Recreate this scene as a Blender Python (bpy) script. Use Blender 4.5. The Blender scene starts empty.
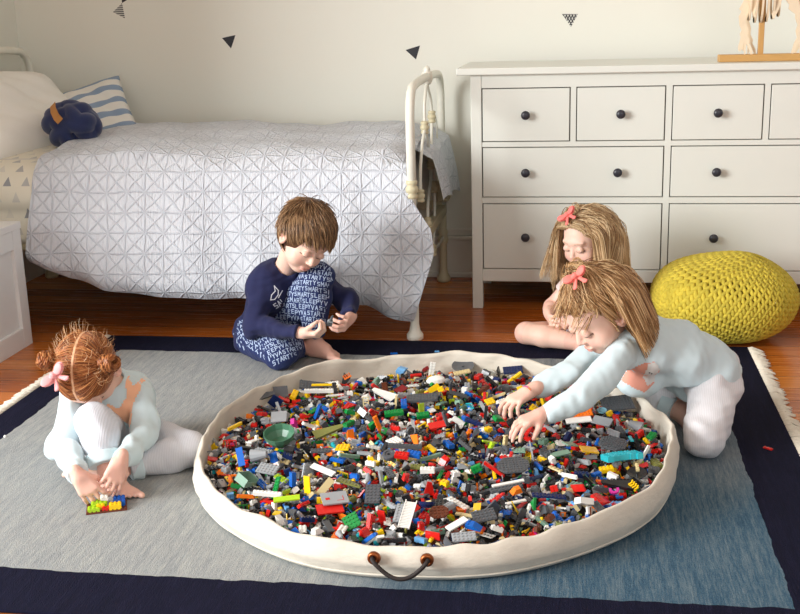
import bpy, bmesh, math, random
import numpy as np
from mathutils import Vector, Matrix
from mathutils.bvhtree import BVHTree

random.seed(7)
RNG = np.random.RandomState(11)
COL = bpy.context.scene.collection
PI = math.pi

# ------------------------------------------------------------------ camera
CF, CH, CP, CYW, CR, CX, CY = 1136.4962, 1.1917, 0.2578, -0.1601, -0.0274, -0.3330, -4.4585
_fw = np.array([math.sin(CYW)*math.cos(CP), math.cos(CYW)*math.cos(CP), -math.sin(CP)])
_r = np.array([math.cos(CYW), -math.sin(CYW), 0.0]); _u = np.cross(_r, _fw)
_r2 = _r*math.cos(CR)+_u*math.sin(CR); _u2 = -_r*math.sin(CR)+_u*math.cos(CR)
CAM = np.array([CX, CY, CH])

def _ray(x, y): return _fw+_r2*(x-400)/CF-_u2*(y-307)/CF
def atz(x, y, z=0.0):
    """place of a photo point lying at height z"""
    d = _ray(x, y); return CAM+d*((z-CH)/d[2])
def aty(x, y, Y):
    """place of a photo point lying at depth Y"""
    d = _ray(x, y); return CAM+d*((Y-CY)/d[1])

cam = bpy.data.cameras.new('camera'); cam.sensor_width = 36; cam.lens = CF/800*36
camo = bpy.data.objects.new('camera', cam); COL.objects.link(camo)
camo.matrix_world = Matrix(((_r2[0], _u2[0], -_fw[0], CAM[0]), (_r2[1], _u2[1], -_fw[1], CAM[1]),
                            (_r2[2], _u2[2], -_fw[2], CAM[2]), (0, 0, 0, 1)))
bpy.context.scene.camera = camo

# ------------------------------------------------------------------ object helpers
def V(a): return np.array(a, float)
def nrm(a):
    a = V(a); return a/(np.linalg.norm(a)+1e-12)

def mesh_np(name, v, f, smooth=True):
    me = bpy.data.meshes.new(name)
    if isinstance(f, np.ndarray):
        v = np.asarray(v, np.float32); n = f.shape[1]
        me.vertices.add(len(v)); me.vertices.foreach_set('co', v.ravel())
        me.loops.add(f.size); me.loops.foreach_set('vertex_index', f.ravel().astype(np.int32))
        me.polygons.add(len(f)); me.polygons.foreach_set('loop_start', np.arange(0, f.size, n, dtype=np.int32))
        me.update(calc_edges=True)
    else:
        me.from_pydata([tuple(map(float, q)) for q in v], [], [tuple(map(int, q)) for q in f]); me.update()
    me.polygons.foreach_set('use_smooth', np.full(len(me.polygons), bool(smooth)))
    return me

def link(name, me, mats=None, parent=None):
    o = bpy.data.objects.new(name, me); COL.objects.link(o)
    if mats:
        for m in (mats if isinstance(mats, (list, tuple)) else [mats]): me.materials.append(m)
    if parent: o.parent = parent; o.matrix_parent_inverse = parent.matrix_world.inverted()
    return o

def empty(name, loc, label=None, cat=None, group=None):
    o = bpy.data.objects.new(name, None); COL.objects.link(o); o.empty_display_size = .05
    o.location = [float(q) for q in loc]; o.matrix_world = Matrix.Translation(o.location)
    tag(o, label, cat, group); return o

def tag(o, label=None, cat=None, group=None, kind=None):
    if label: o['label'] = label
    if cat: o['category'] = cat
    if group: o['group'] = group
    if kind: o['kind'] = kind
    return o

def vcol(me, cols, name='col'):
    a = me.color_attributes.new(name, 'FLOAT_COLOR', 'POINT')
    c = np.ones((len(me.vertices), 4), np.float32); c[:, :3] = cols
    a.data.foreach_set('color', c.ravel())

class MB:
    """collects solids and builds ONE mesh object"""
    def __init__(s): s.bm = bmesh.new()
    def box(s, lo, hi, bev=0.0, seg=2, mi=0):
        lo = V(lo); hi = V(hi)
        r = bmesh.ops.create_cube(s.bm, size=1.0)
        for v in r['verts']:
            v.co = Vector([(lo[i]+hi[i])/2+v.co[i]*(hi[i]-lo[i]) for i in range(3)])
        fs = set(f for v in r['verts'] for f in v.link_faces)
        for f in fs: f.material_index = mi
        if bev > 0:
            es = list(set(e for v in r['verts'] for e in v.link_edges))
            q = bmesh.ops.bevel(s.bm, geom=es, offset=bev, segments=seg, profile=.5, affect='EDGES')
            for f in q['faces']: f.material_index = mi
        return s
    def tube(s, pts, rad, sides=12, cap=True, mi=0):
        pts = [V(p) for p in pts]; n = len(pts)
        rs = rad if hasattr(rad, '__len__') else [rad]*n
        t0 = nrm(pts[1]-pts[0]); up = V((0, 0, 1)) if abs(t0[2]) < .9 else V((1, 0, 0))
        a = nrm(np.cross(t0, up)); rings = []
        for i in range(n):
            t = nrm(pts[min(i+1, n-1)]-pts[max(i-1, 0)])
            a = nrm(a-t*np.dot(a, t)); b = np.cross(t, a)
            rings.append([s.bm.verts.new(pts[i]+rs[i]*(a*math.cos(2*PI*k/sides)+b*math.sin(2*PI*k/sides))) for k in range(sides)])
        for i in range(n-1):
            for k in range(sides):
                f = s.bm.faces.new((rings[i][k], rings[i][(k+1) % sides], rings[i+1][(k+1) % sides], rings[i+1][k])); f.smooth = True; f.material_index = mi
        if cap:
            s.bm.faces.new(rings[0][::-1]).material_index = mi; s.bm.faces.new(rings[-1]).material_index = mi
        return s
    def lathe(s, c, prof, axis=(0, 0, 1), sides=24, mi=0):
        """prof: (radius, height along axis)"""
        c = V(c); ax = nrm(axis); a = nrm(np.cross(ax, (1, 0, 0) if abs(ax[0]) < .9 else (0, 1, 0))); b = np.cross(ax, a)
        rings = []
        for r, h in prof:
            rings.append([s.bm.verts.new(c+ax*h+max(r, 1e-5)*(a*math.cos(2*PI*k/sides)+b*math.sin(2*PI*k/sides))) for k in range(sides)])
        for i in range(len(rings)-1):
            for k in range(sides):
                f = s.bm.faces.new((rings[i][k], rings[i][(k+1) % sides], rings[i+1][(k+1) % sides], rings[i+1][k])); f.smooth = True; f.material_index = mi
        s.bm.faces.new(rings[0][::-1]).material_index = mi; s.bm.faces.new(rings[-1]).material_index = mi
        return s
    def prism(s, poly, o, u, v, n, th, mi=0):
        """polygon (2D) in the plane o,u,v, extruded th along n"""
        o, u, v, n = V(o), V(u), V(v), V(n)
        a = [s.bm.verts.new(o+u*x+v*y) for x, y in poly]; b = [s.bm.verts.new(o+u*x+v*y+n*th) for x, y in poly]
        k = len(poly)
        s.bm.faces.new(a[::-1]).material_index = mi; s.bm.faces.new(b).material_index = mi
        for i in range(k): s.bm.faces.new((a[i], a[(i+1) % k], b[(i+1) % k], b[i])).material_index = mi
        return s
    def build(s, name, mats, parent=None, tri=False):
        bmesh.ops.recalc_face_normals(s.bm, faces=s.bm.faces[:])
        me = bpy.data.meshes.new(name); s.bm.to_mesh(me); s.bm.free()
        return link(name, me, mats, parent)

def spline(pts, n=8):
    """Catmull-Rom through pts"""
    P = [V(p) for p in pts]; P = [2*P[0]-P[1]]+P+[2*P[-1]-P[-2]]; out = []
    for i in range(1, len(P)-2):
        for k in range(n):
            t = k/n
            out.append(.5*((2*P[i])+(-P[i-1]+P[i+1])*t+(2*P[i-1]-5*P[i]+4*P[i+1]-P[i+2])*t*t+(-P[i-1]+3*P[i]-3*P[i+1]+P[i+2])*t**3))
    out.append(P[-2]); return out

# ------------------------------------------------------------------ materials
def srgb(r, g, b):
    f = lambda c: (c/255/12.92) if c/255 <= .04045 else ((c/255+.055)/1.055)**2.4
    return (f(r), f(g), f(b))

class NT:
    """tiny node-tree builder"""
    def __init__(s, name):
        s.m = bpy.data.materials.new(name); s.m.use_nodes = True; s.t = s.m.node_tree; s.n = s.t.nodes
        s.b = s.n['Principled BSDF']
    def new(s, ty, **kw):
        q = s.n.new(ty)
        for k, v in kw.items(): setattr(q, k, v)
        return q
    def set(s, sock, val):
        if hasattr(val, 'is_linked') or hasattr(val, 'links'): s.t.links.new(val, sock)
        else: sock.default_value = val
    def math(s, op, a, b=0.0, c=0.0):
        q = s.new('ShaderNodeMath', operation=op)
        s.set(q.inputs[0], a); s.set(q.inputs[1], b); s.set(q.inputs[2], c); return q.outputs[0]
    def mix(s, f, a, b, mode='MIX'):
        q = s.new('ShaderNodeMix', data_type='RGBA', blend_type=mode)
        s.set(q.inputs['Factor'], f)
        for i, v in ((6, a), (7, b)):
            s.set(q.inputs[i], (*v, 1) if isinstance(v, tuple) and len(v) == 3 else v)
        return q.outputs[2]
    def noise(s, scale, vec=None, detail=3.0, rough=.5):
        q = s.new('ShaderNodeTexNoise'); q.inputs['Scale'].default_value = scale; q.inputs['Detail'].default_value = detail; q.inputs['Roughness'].default_value = rough
        if vec is not None: s.set(q.inputs['Vector'], vec)
        return q.outputs[0]
    def obj(s): return s.new('ShaderNodeTexCoord').outputs['Object']
    def gen(s): return s.new('ShaderNodeTexCoord').outputs['Generated']
    def uv(s): return s.new('ShaderNodeTexCoord').outputs['UV']
    def sep(s, v):
        q = s.new('ShaderNodeSeparateXYZ'); s.set(q.inputs[0], v); return q.outputs
    def comb(s, x, y, z=0.0):
        q = s.new('ShaderNodeCombineXYZ'); s.set(q.inputs[0], x); s.set(q.inputs[1], y); s.set(q.inputs[2], z); return q.outputs[0]
    def scale(s, v, sc):
        q = s.new('ShaderNodeMapping'); s.set(q.inputs[0], v); q.inputs['Scale'].default_value = sc; return q.outputs[0]
    def ramp(s, f, stops):
        q = s.new('ShaderNodeValToRGB'); s.set(q.inputs[0], f); e = q.color_ramp.elements
        while len(e) < len(stops): e.new(.5)
        for i, (p, c) in enumerate(stops): e[i].position = p; e[i].color = (*c, 1)
        return q.outputs[0]
    def smooth(s, x, lo, hi):
        q = s.new('ShaderNodeMapRange', interpolation_type='SMOOTHSTEP'); s.set(q.inputs[0], x)
        q.inputs[1].default_value = lo; q.inputs[2].default_value = hi; return q.outputs[0]
    def bump(s, h, strength=.3, dist=.002):
        q = s.new('ShaderNodeBump'); q.inputs['Strength'].default_value = strength; q.inputs['Distance'].default_value = dist
        s.set(q.inputs['Height'], h); s.t.links.new(q.outputs[0], s.b.inputs['Normal']); return q
    def color(s, c): s.set(s.b.inputs['Base Color'], (*c, 1) if isinstance(c, tuple) else c)
    def rough(s, r): s.set(s.b.inputs['Roughness'], r)

def plain(name, col, rough=.5, var=.06, nscale=30, bump=0.0, bdist=.001, spec=None, metal=0.0, coat=0.0):
    t = NT(name); o = t.obj(); nz = t.noise(nscale, o)
    k = t.math('MULTIPLY_ADD', nz, 2*var, 1-var)
    q = t.new('ShaderNodeVectorMath', operation='SCALE'); q.inputs[0].default_value = col; t.set(q.inputs['Scale'], k)
    t.color(q.outputs[0]); t.rough(rough)
    if bump: t.bump(nz, bump, bdist)
    if spec is not None: t.b.inputs['Specular IOR Level'].default_value = spec
    t.b.inputs['Metallic'].default_value = metal; t.b.inputs['Coat Weight'].default_value = coat
    return t.m

def fabric(name, col, rough=.85, weave=700, var=.05, sheen=.2, fold=0.0):
    t = NT(name); o = t.obj(); nz = t.noise(25, o); w = t.noise(weave, o, 1)
    k = t.math('MULTIPLY_ADD', nz, 2*var, 1-var)
    q = t.new('ShaderNodeVectorMath', operation='SCALE'); q.inputs[0].default_value = col; t.set(q.inputs['Scale'], k)
    t.color(q.outputs[0]); t.rough(rough); t.b.inputs['Sheen Weight'].default_value = sheen
    h = t.math('ADD', t.math('MULTIPLY', w, .4), t.math('MULTIPLY', t.noise(60, o, 2), fold))
    t.bump(h, .35, .0012); return t.m

def attr_mat(name, rough=.5, var=.0, sss=0.0, spec=.5, bump=0.0, nscale=200, aniso=0.0):
    t = NT(name); a = t.new('ShaderNodeAttribute'); a.attribute_name = 'col'
    c = a.outputs['Color']
    if var:
        nz = t.noise(nscale, t.obj()); q = t.new('ShaderNodeVectorMath', operation='SCALE')
        t.set(q.inputs[0], c); t.set(q.inputs['Scale'], t.math('MULTIPLY_ADD', nz, 2*var, 1-var)); c = q.outputs[0]
        if bump: t.bump(nz, bump, .001)
    t.color(c); t.rough(rough); t.b.inputs['Specular IOR Level'].default_value = spec
    if sss:
        t.b.inputs['Subsurface Weight'].default_value = sss; t.b.inputs['Subsurface Radius'].default_value = (.6, .25, .12); t.b.inputs['Subsurface Scale'].default_value = .006
    return t.m

# ------------------------------------------------------------------ implicit surfaces
class SDF:
    def __init__(s, lo, hi, res=.0028):
        s.res = res; s.lo = V(lo); s.n = np.maximum(np.ceil((V(hi)-s.lo)/res).astype(int)+1, 4)
        s.d = np.full(s.n, .06, np.float32)
        s.ax = [(s.lo[i]+res*np.arange(s.n[i])).astype(np.float32) for i in range(3)]
    def _blk(s, lo, hi, m):
        a = np.clip(((V(lo)-m-s.lo)/s.res).astype(int), 0, s.n-1); b = np.clip(np.ceil((V(hi)+m-s.lo)/s.res).astype(int)+1, 1, s.n)
        b = np.maximum(b, a+1); sl = tuple(slice(a[i], b[i]) for i in range(3))
        X = s.ax[0][sl[0]][:, None, None]; Y = s.ax[1][sl[1]][None, :, None]; Z = s.ax[2][sl[2]][None, None, :]
        return sl, X, Y, Z
    def _app(s, sl, d, k, op):
        c = s.d[sl]
        if op == 'add':
            h = np.maximum(k-np.abs(c-d), 0)/k if k > 0 else 0
            s.d[sl] = np.minimum(c, d)-h*h*k*.25
        elif op == 'sub':
            d = -d; h = np.maximum(k-np.abs(c-d), 0)/k if k > 0 else 0
            s.d[sl] = np.maximum(c, d)+h*h*k*.25
    def cone(s, a, b, ra, rb, k=.012, op='add'):
        a, b = V(a), V(b); R = max(ra, rb); m = R+k+.012
        sl, X, Y, Z = s._blk(np.minimum(a, b), np.maximum(a, b), m)
        ab = b-a; L = max(ab@ab, 1e-9)
        t = np.clip(((X-a[0])*ab[0]+(Y-a[1])*ab[1]+(Z-a[2])*ab[2])/L, 0, 1)
        d = np.sqrt((X-a[0]-t*ab[0])**2+(Y-a[1]-t*ab[1])**2+(Z-a[2]-t*ab[2])**2)-(ra+(rb-ra)*t)
        s._app(sl, d.astype(np.float32), k, op); return s
    def path(s, pts, rs, k=.012):
        for i in range(len(pts)-1): s.cone(pts[i], pts[i+1], rs[i], rs[i+1], k)
        return s
    def ell(s, c, rad, axes=None, k=.012, op='add'):
        c = V(c); rad = V(rad); A = np.eye(3) if axes is None else V(axes)
        R = np.sqrt(((A*rad[:, None])**2).sum(0)) if axes is not None else rad
        sl, X, Y, Z = s._blk(c-R, c+R, k+.012)
        X, Y, Z = X-c[0], Y-c[1], Z-c[2]
        q0 = q1 = 0
        for i in range(3):
            p = X*A[i][0]+Y*A[i][1]+Z*A[i][2]
            q0 = q0+(p/rad[i])**2; q1 = q1+(p/rad[i]**2)**2
        k0 = np.sqrt(q0); k1 = np.sqrt(q1)+1e-6
        s._app(sl, (k0*(k0-1)/k1).astype(np.float32), k, op); return s
    def cut(s, p, n, box_c=None, box_r=None):
        """remove the side n points to, inside a ball if given"""
        p = V(p); n = nrm(n)
        if box_c is None: box_c, box_r = s.lo+s.n*s.res/2, 9
        sl, X, Y, Z = s._blk(V(box_c)-box_r, V(box_c)+box_r, 0)
        d = (X-p[0])*n[0]+(Y-p[1])*n[1]+(Z-p[2])*n[2]
        ball = (X-box_c[0])**2+(Y-box_c[1])**2+(Z-box_c[2])**2 < box_r**2
        s.d[sl] = np.where(ball, np.maximum(s.d[sl], d), s.d[sl]); return s
    def wrinkle(s, amp, freq, seed=0, n=5, squash=(1, 1, 1)):
        r = np.random.RandomState(seed); X = s.ax[0][:, None, None]; Y = s.ax[1][None, :, None]; Z = s.ax[2][None, None, :]
        m = np.abs(s.d) < .02
        idx = np.nonzero(m); x = s.ax[0][idx[0]]; y = s.ax[1][idx[1]]; z = s.ax[2][idx[2]]
        w = 0
        for i in range(n):
            dv = nrm(r.randn(3)*V(squash))*freq*(.6+.9*r.rand()); ph = r.rand()*6.28
            dv2 = nrm(r.randn(3))*freq*.3
            w = w+np.sin(x*dv[0]+y*dv[1]+z*dv[2]+ph+1.5*np.sin(x*dv2[0]+y*dv2[1]+z*dv2[2]))
        s.d[idx] += (amp*w/n).astype(np.float32); return s
    def clip_floor(s, z):
        s.d = np.maximum(s.d, (z-s.ax[2])[None, None, :]); return s
    def mesh(s, smooth_iter=1):
        d = s.d; d[0], d[-1] = .05, .05; d[:, 0], d[:, -1] = .05, .05; d[:, :, 0], d[:, :, -1] = .05, .05
        ins = d < 0
        cnt = np.zeros(s.n-1, np.int8)
        for i in (0, 1):
            for j in (0, 1):
                for k in (0, 1):
                    cnt += ins[i:s.n[0]-1+i, j:s.n[1]-1+j, k:s.n[2]-1+k]
        act = (cnt > 0) & (cnt < 8)
        ci = np.argwhere(act); N = len(ci)
        vid = np.full(act.shape, -1, np.int32); vid[act] = np.arange(N)
        acc = np.zeros((N, 3)); num = np.zeros(N)
        off = [(i, j, k) for i in (0, 1) for j in (0, 1) for k in (0, 1)]
        for a in off:
            for ax in range(3):
                if a[ax]: continue
                b = list(a); b[ax] = 1
                da = d[ci[:, 0]+a[0], ci[:, 1]+a[1], ci[:, 2]+a[2]]; db = d[ci[:, 0]+b[0], ci[:, 1]+b[1], ci[:, 2]+b[2]]
                m = (da < 0) != (db < 0)
                t = np.where(m, da/(da-db+1e-12), 0)
                p = np.tile(V(a), (N, 1)); p[:, ax] += t
                acc[m] += p[m]; num[m] += 1
        v = s.lo+(ci+acc/num[:, None])*s.res
        fs = []
        for ax in range(3):
            o1, o2 = (ax+1) % 3, (ax+2) % 3
            sa = [slice(None)]*3; sb = [slice(None)]*3; sa[ax] = slice(0, -1); sb[ax] = slice(1, None)
            A = ins[tuple(sa)]; B = ins[tuple(sb)]
            e = np.argwhere(A != B)
            e = e[(e[:, o1] > 0) & (e[:, o2] > 0) & (e[:, o1] < s.n[o1]-1) & (e[:, o2] < s.n[o2]-1)]
            fl = A[e[:, 0], e[:, 1], e[:, 2]]
            q = []
            for (i, j) in ((-1, -1), (0, -1), (0, 0), (-1, 0)):
                c = e.copy(); c[:, o1] += i; c[:, o2] += j; q.append(vid[c[:, 0], c[:, 1], c[:, 2]])
            q = np.stack(q, 1); q[~fl] = q[~fl][:, ::-1]; fs.append(q)
        f = np.concatenate(fs); f = f[(f >= 0).all(1)]
        for _ in range(smooth_iter):
            sm = np.zeros_like(v); c = np.zeros(len(v))
            for i in range(4):
                a, b = f[:, i], f[:, (i+1) % 4]
                for k in range(3):
                    sm[:, k] += np.bincount(a, v[b, k], len(v))+np.bincount(b, v[a, k], len(v))
                c += np.bincount(a, None, len(v))+np.bincount(b, None, len(v))
            v = v*.5+.5*sm/np.maximum(c, 1)[:, None]
        return v, f

# ================================================================== THE ROOM
WALL_Y, WALL_X = 0.56, -2.88
def struct(o): o['kind'] = 'structure'; return o

def wall_mat(name, c):
    t = NT(name); o = t.obj(); n1 = t.noise(1.3, o, 4); n2 = t.noise(180, o, 2)
    t.color(t.mix(n1, tuple(q*.96 for q in c), c)); t.rough(.62); t.bump(n2, .08, .001); return t.m
M_wall = wall_mat('wall_paint', srgb(236, 236, 224)); M_trim = plain('trim_paint', srgb(226, 224, 212), .4, .02)
M_ceil = wall_mat('ceiling_paint', srgb(240, 238, 230))

struct(MB().box((-3.1, WALL_Y, -.05), (3.2, WALL_Y+.12, 2.8)).build('wall_back', M_wall))
struct(MB().box((WALL_X-.12, -1.7, -.05), (WALL_X, WALL_Y, 2.8)).build('wall_left', M_wall))
struct(MB().box((-3.1, -6.2, 2.8), (3.2, WALL_Y+.12, 2.9)).build('ceiling', M_ceil))

def floor_mat():
    t = NT('varnished_pine'); o = t.obj(); s = t.sep(o)
    row = t.math('DIVIDE', s[1], .115); ri = t.math('FLOOR', row); fr = t.math('FRACT', row)
    wn = t.new('ShaderNodeTexWhiteNoise', noise_dimensions='1D'); t.set(wn.inputs['W'], ri)
    grain = t.noise(5, t.comb(t.math('MULTIPLY_ADD', wn.outputs[0], 30, t.math('MULTIPLY', s[0], .55)), t.math('MULTIPLY', s[1], 16)), 5, .6)
    big = t.noise(2.2, o, 2)
    f = t.math('ADD', t.math('MULTIPLY', grain, .6), t.math('MULTIPLY_ADD', wn.outputs[0], .35, t.math('MULTIPLY', big, .15)))
    c = t.ramp(f, [(.2, srgb(104, 44, 12)), (.48, srgb(176, 92, 30)), (.72, srgb(212, 130, 56)), (.95, srgb(230, 160, 80))])
    gap = t.math('MULTIPLY', t.smooth(fr, 0, .025), t.smooth(t.math('SUBTRACT', 1, fr), 0, .025))
    t.color(t.mix(gap, srgb(38, 16, 6), c)); t.rough(t.math('MULTIPLY_ADD', grain, .12, .2))
    t.bump(t.math('ADD', gap, t.math('MULTIPLY', grain, .1)), .3, .002); return t.m
struct(MB().box((-3.1, -6.2, -.06), (3.2, WALL_Y, 0)).build('floor', floor_mat()))

def skirting(name, lo, hi, axis):
    m = MB()
    if axis == 'y':
        m.box((lo, WALL_Y-.018, 0), (hi, WALL_Y, .17), .003); m.box((lo, WALL_Y-.026, .17), (hi, WALL_Y, .19), .005); m.box((lo, WALL_Y-.014, .19), (hi, WALL_Y, .222), .006); m.box((lo, WALL_Y-.028, 0), (hi, WALL_Y, .022), .004)
    else:
        m.box((WALL_X, lo, 0), (WALL_X+.018, hi, .17), .003); m.box((WALL_X, lo, .17), (WALL_X+.026, hi, .19), .005); m.box((WALL_X, lo, .19), (WALL_X+.014, hi, .222), .006)
    return struct(m.build(name, M_trim))
skirting('baseboard_back', WALL_X, 3.2, 'y'); skirting('baseboard_left', -1.7, WALL_Y-.03, 'x')

# ------------------------------------------------------------------ wall stickers
M_black = plain('sticker_black', srgb(38, 40, 46), .6, .03)
def stripe_sticker(kind):
    t = NT('sticker_'+kind); o = t.obj(); s = t.sep(o)
    a = t.math('FRACT', t.math('DIVIDE', s[2], .0085)); f = t.math('GREATER_THAN', a, .42)
    if kind == 'hatched':
        b = t.math('FRACT', t.math('DIVIDE', t.math('MULTIPLY_ADD', s[2], .577, s[0]), .0125)); c = t.math('FRACT', t.math('DIVIDE', t.math('MULTIPLY_ADD', s[2], -.577, s[0]), .0125))
        f = t.math('MULTIPLY', t.math('GREATER_THAN', b, .38), t.math('GREATER_THAN', c, .38)); f = t.math('SUBTRACT', 1, f); f = t.math('MAXIMUM', f, t.math('LESS_THAN', a, .25))
    t.color(t.mix(f, srgb(226, 226, 216), srgb(48, 50, 54))); t.rough(.6); return t.m
def sticker(pix, mat, label):
    P = [aty(x, y, WALL_Y-.0006) for x, y in pix]; c = sum(P)/3
    o = MB().prism([((p-c)[0], (p-c)[2]) for p in P], (0, 0, 0), (1, 0, 0), (0, 0, 1), (0, 1, 0), .0005).build('wall_sticker', mat)
    o.location = c; tag(o, label, 'wall sticker', 'triangle wall stickers'); return o
sticker([(222, 38), (235.5, 35), (231, 48.5)], M_black, 'solid black triangle sticker on the wall above the middle of the bed')
sticker([(405.5, 50), (420, 45.5), (416, 59.5)], M_black, 'solid black triangle sticker on the wall above the iron footboard')
sticker([(562, 14), (578, 14), (571, 27)], stripe_sticker('hatched'), 'hatched black triangle sticker on the wall above the dresser')
sticker([(113, 12), (122, 3), (125, 18.5)], stripe_sticker('striped'), 'striped grey triangle sticker on the wall above the striped cushion')
sticker([(122, 3), (127, 0), (121, -12)], M_black, 'solid black triangle sticker touching the tip of the striped one')

# ================================================================== DRESSER
M_dres = plain('dresser_paint', srgb(222, 224, 215), .38, .015, 6)
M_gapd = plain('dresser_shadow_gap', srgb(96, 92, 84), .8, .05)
M_knob = plain('knob_dark_metal', srgb(46, 46, 54), .35, .05)
DW, DX1 = 0.7534, 0.7534
dres = empty('dresser', (0, .24, 0), 'wide off-white wooden dresser with dark round knobs against the wall', 'dresser')
MB().box((-.806, -.022, .931), (.806, .49, .958), .004).build('dresser_top', M_dres, dres)
m = MB(); LEG = .042
for sx in (-1, 1):
    x0, x1 = (-DW, -DW+LEG) if sx < 0 else (DW-LEG, DW)
    m.box((x0, 0, 0), (x1, .04, .931), .0025); m.box((x0, .43, 0), (x1, .475, .931), .0025)
    m.box((x0+.006, .02, .10), (x1-.006, .45, .931))
Z = [.8804, .672, .6529, .4535, .4306, .1631]
m.box((-DW+LEG, 0.003, Z[0]), (DW-LEG, .03, .931)); m.box((-DW+LEG, .003, .113), (DW-LEG, .03, Z[5]), .002)
m.box((-DW+LEG, .004, Z[2]), (DW-LEG, .03, Z[1])); m.box((-DW+LEG, .004, Z[4]), (DW-LEG, .03, Z[3]))
m.box((-.0115, .0035, Z[5]), (.0115, .03, Z[0]))
for sx in (-1, 1): m.box((sx*.3585-.0105, .004, Z[1]), (sx*.3585+.0105, .03, Z[0]))
m.build('dresser_frame', M_dres, dres)
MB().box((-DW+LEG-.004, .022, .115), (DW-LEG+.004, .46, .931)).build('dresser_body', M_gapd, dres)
def drawer(x0, x1, z0, z1, knobs):
    g = .0042
    d = MB().box((x0+g, .004, z0+g*.8), (x1-g, .026, z1-g), .0018).build('drawer', M_dres, dres)
    for kx in knobs:
        MB().lathe((kx, .004, (z0+z1)/2), [(.006, 0), (.0055, -.012), (.011, -.016), (.0165, -.021), (.0175, -.026), (.0145, -.031), (.008, -.0335), (0, -.034)], (0, 1, 0), 20).build('drawer_knob', M_knob, d)
xs = [-DW+LEG, -.369, -.348, -.0115, .0115, .348, .369, DW-LEG]
for i in range(4): drawer(xs[2*i], xs[2*i+1], Z[1], Z[0], [(xs[2*i]+xs[2*i+1])/2])
for (zz0, zz1) in ((Z[3], Z[2]), (Z[5], Z[4])):
    for (a, b) in ((xs[0], xs[3]), (xs[4], xs[7])):
        w = b-a; drawer(a, b, zz0, zz1, [a+w*.245, b-w*.25])

# ================================================================== DINOSAUR SKELETON
M_ply = plain('plywood', srgb(234, 216, 186), .6, .08, 40, .1)
M_pine = plain('pine_strip', srgb(198, 152, 88), .5, .1, 18, .1)
dz = .9585
dino = empty('dinosaur_skeleton', (.33, .1, dz), 'plywood dinosaur skeleton puzzle on a pine stand on top of the dresser', 'toy skeleton')
bl = atz(719, 63.5, dz); bx0 = .185
MB().box((bx0, .075, dz), (.487, .135, dz+.026), .002).build('stand_base', M_pine, dino)
MB().box((.329, .10, dz+.024), (.349, .118, 1.30), .002).build('stand_post', M_pine, dino)
def flat(poly, y, name, th=.007):
    return MB().prism([(x, z) for x, z in poly], (0, y, 0), (1, 0, 0), (0, 0, 1), (0, 1, 0), th).build(name, M_ply, dino)
def dpx(pts, Y): return [tuple(aty(680+x/6.667, y/6.667, Y)[[0, 2]]) for x, y in pts]
armp = [(440, -20), (395, 60), (412, 75), (392, 110), (398, 170), (412, 200), (400, 225), (405, 250), (398, 280), (388, 310), (390, 335), (402, 345), (416, 310), (430, 285), (428, 372), (434, 374), (442, 290), (460, 330), (472, 368), (484, 362), (482, 335), (460, 290), (466, 270), (448, 235), (452, 190), (440, 150), (442, 110), (455, 85), (470, 60), (500, 40), (520, -20)]
flat(dpx(armp, .085), .085, 'leg')
flat([(x+.012, z+.002) for x, z in dpx(armp, .13)], .13, 'leg')
hindp = [(690, -20), (730, 30), (725, 60), (770, 95), (768, 120), (785, 165), (772, 205), (780, 250), (760, 290), (742, 350), (752, 362), (772, 330), (792, 290), (800, 362), (812, 362), (818, 290), (840, 330), (852, 355), (864, 345), (838, 270), (846, 215), (830, 160), (838, 100), (800, 50), (790, -20)]
flat(dpx(hindp, .085), .085, 'leg')
flat([(x+.01, z+.002) for x, z in dpx(hindp, .13)], .13, 'leg')
for k in range(6):
    xx = .288+k*.021; zz = 1.192-abs(k-2.2)*.004
    m = MB(); pts = []
    R = .05+.012*math.sin(k*.8)
    out = [(math.cos(a)*R, math.sin(a)*R*1.5) for a in np.linspace(-PI*.62, PI*.1, 12)]; inn = [(x*.72, z*.8) for x, z in out][::-1]
    m.prism([(y, z) for y, z in out+inn], (xx, .109, zz), (0, 1, 0), (0, 0, 1), (1, 0, 0), .006); m.prism([(-y, z) for y, z in out+inn], (xx, .109, zz), (0, 1, 0), (0, 0, 1), (1, 0, 0), .006)
    m.build('rib', M_ply, dino)
flat(dpx([(450, -30), (475, 60), (492, 110), (505, 120), (500, 70), (520, -30)], .07), .07, 'rib')
flat(dpx([(690, -30), (660, 60), (628, 125), (618, 122), (612, 90), (640, 40), (640, -30)], .07), .07, 'rib')
flat([(.20, 1.20), (.26, 1.215), (.34, 1.225), (.44, 1.215), (.50, 1.19), (.58, 1.14), (.58, 1.15), (.51, 1.215), (.44, 1.245), (.34, 1.255), (.26, 1.25), (.20, 1.28), (.16, 1.34), (.145, 1.34), (.17, 1.26)], .1055, 'spine')
flat([(.15, 1.335), (.10, 1.345), (.06, 1.325), (.055, 1.31), (.10, 1.315), (.145, 1.30), (.175, 1.33), (.165, 1.36)], .1055, 'skull')

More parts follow.
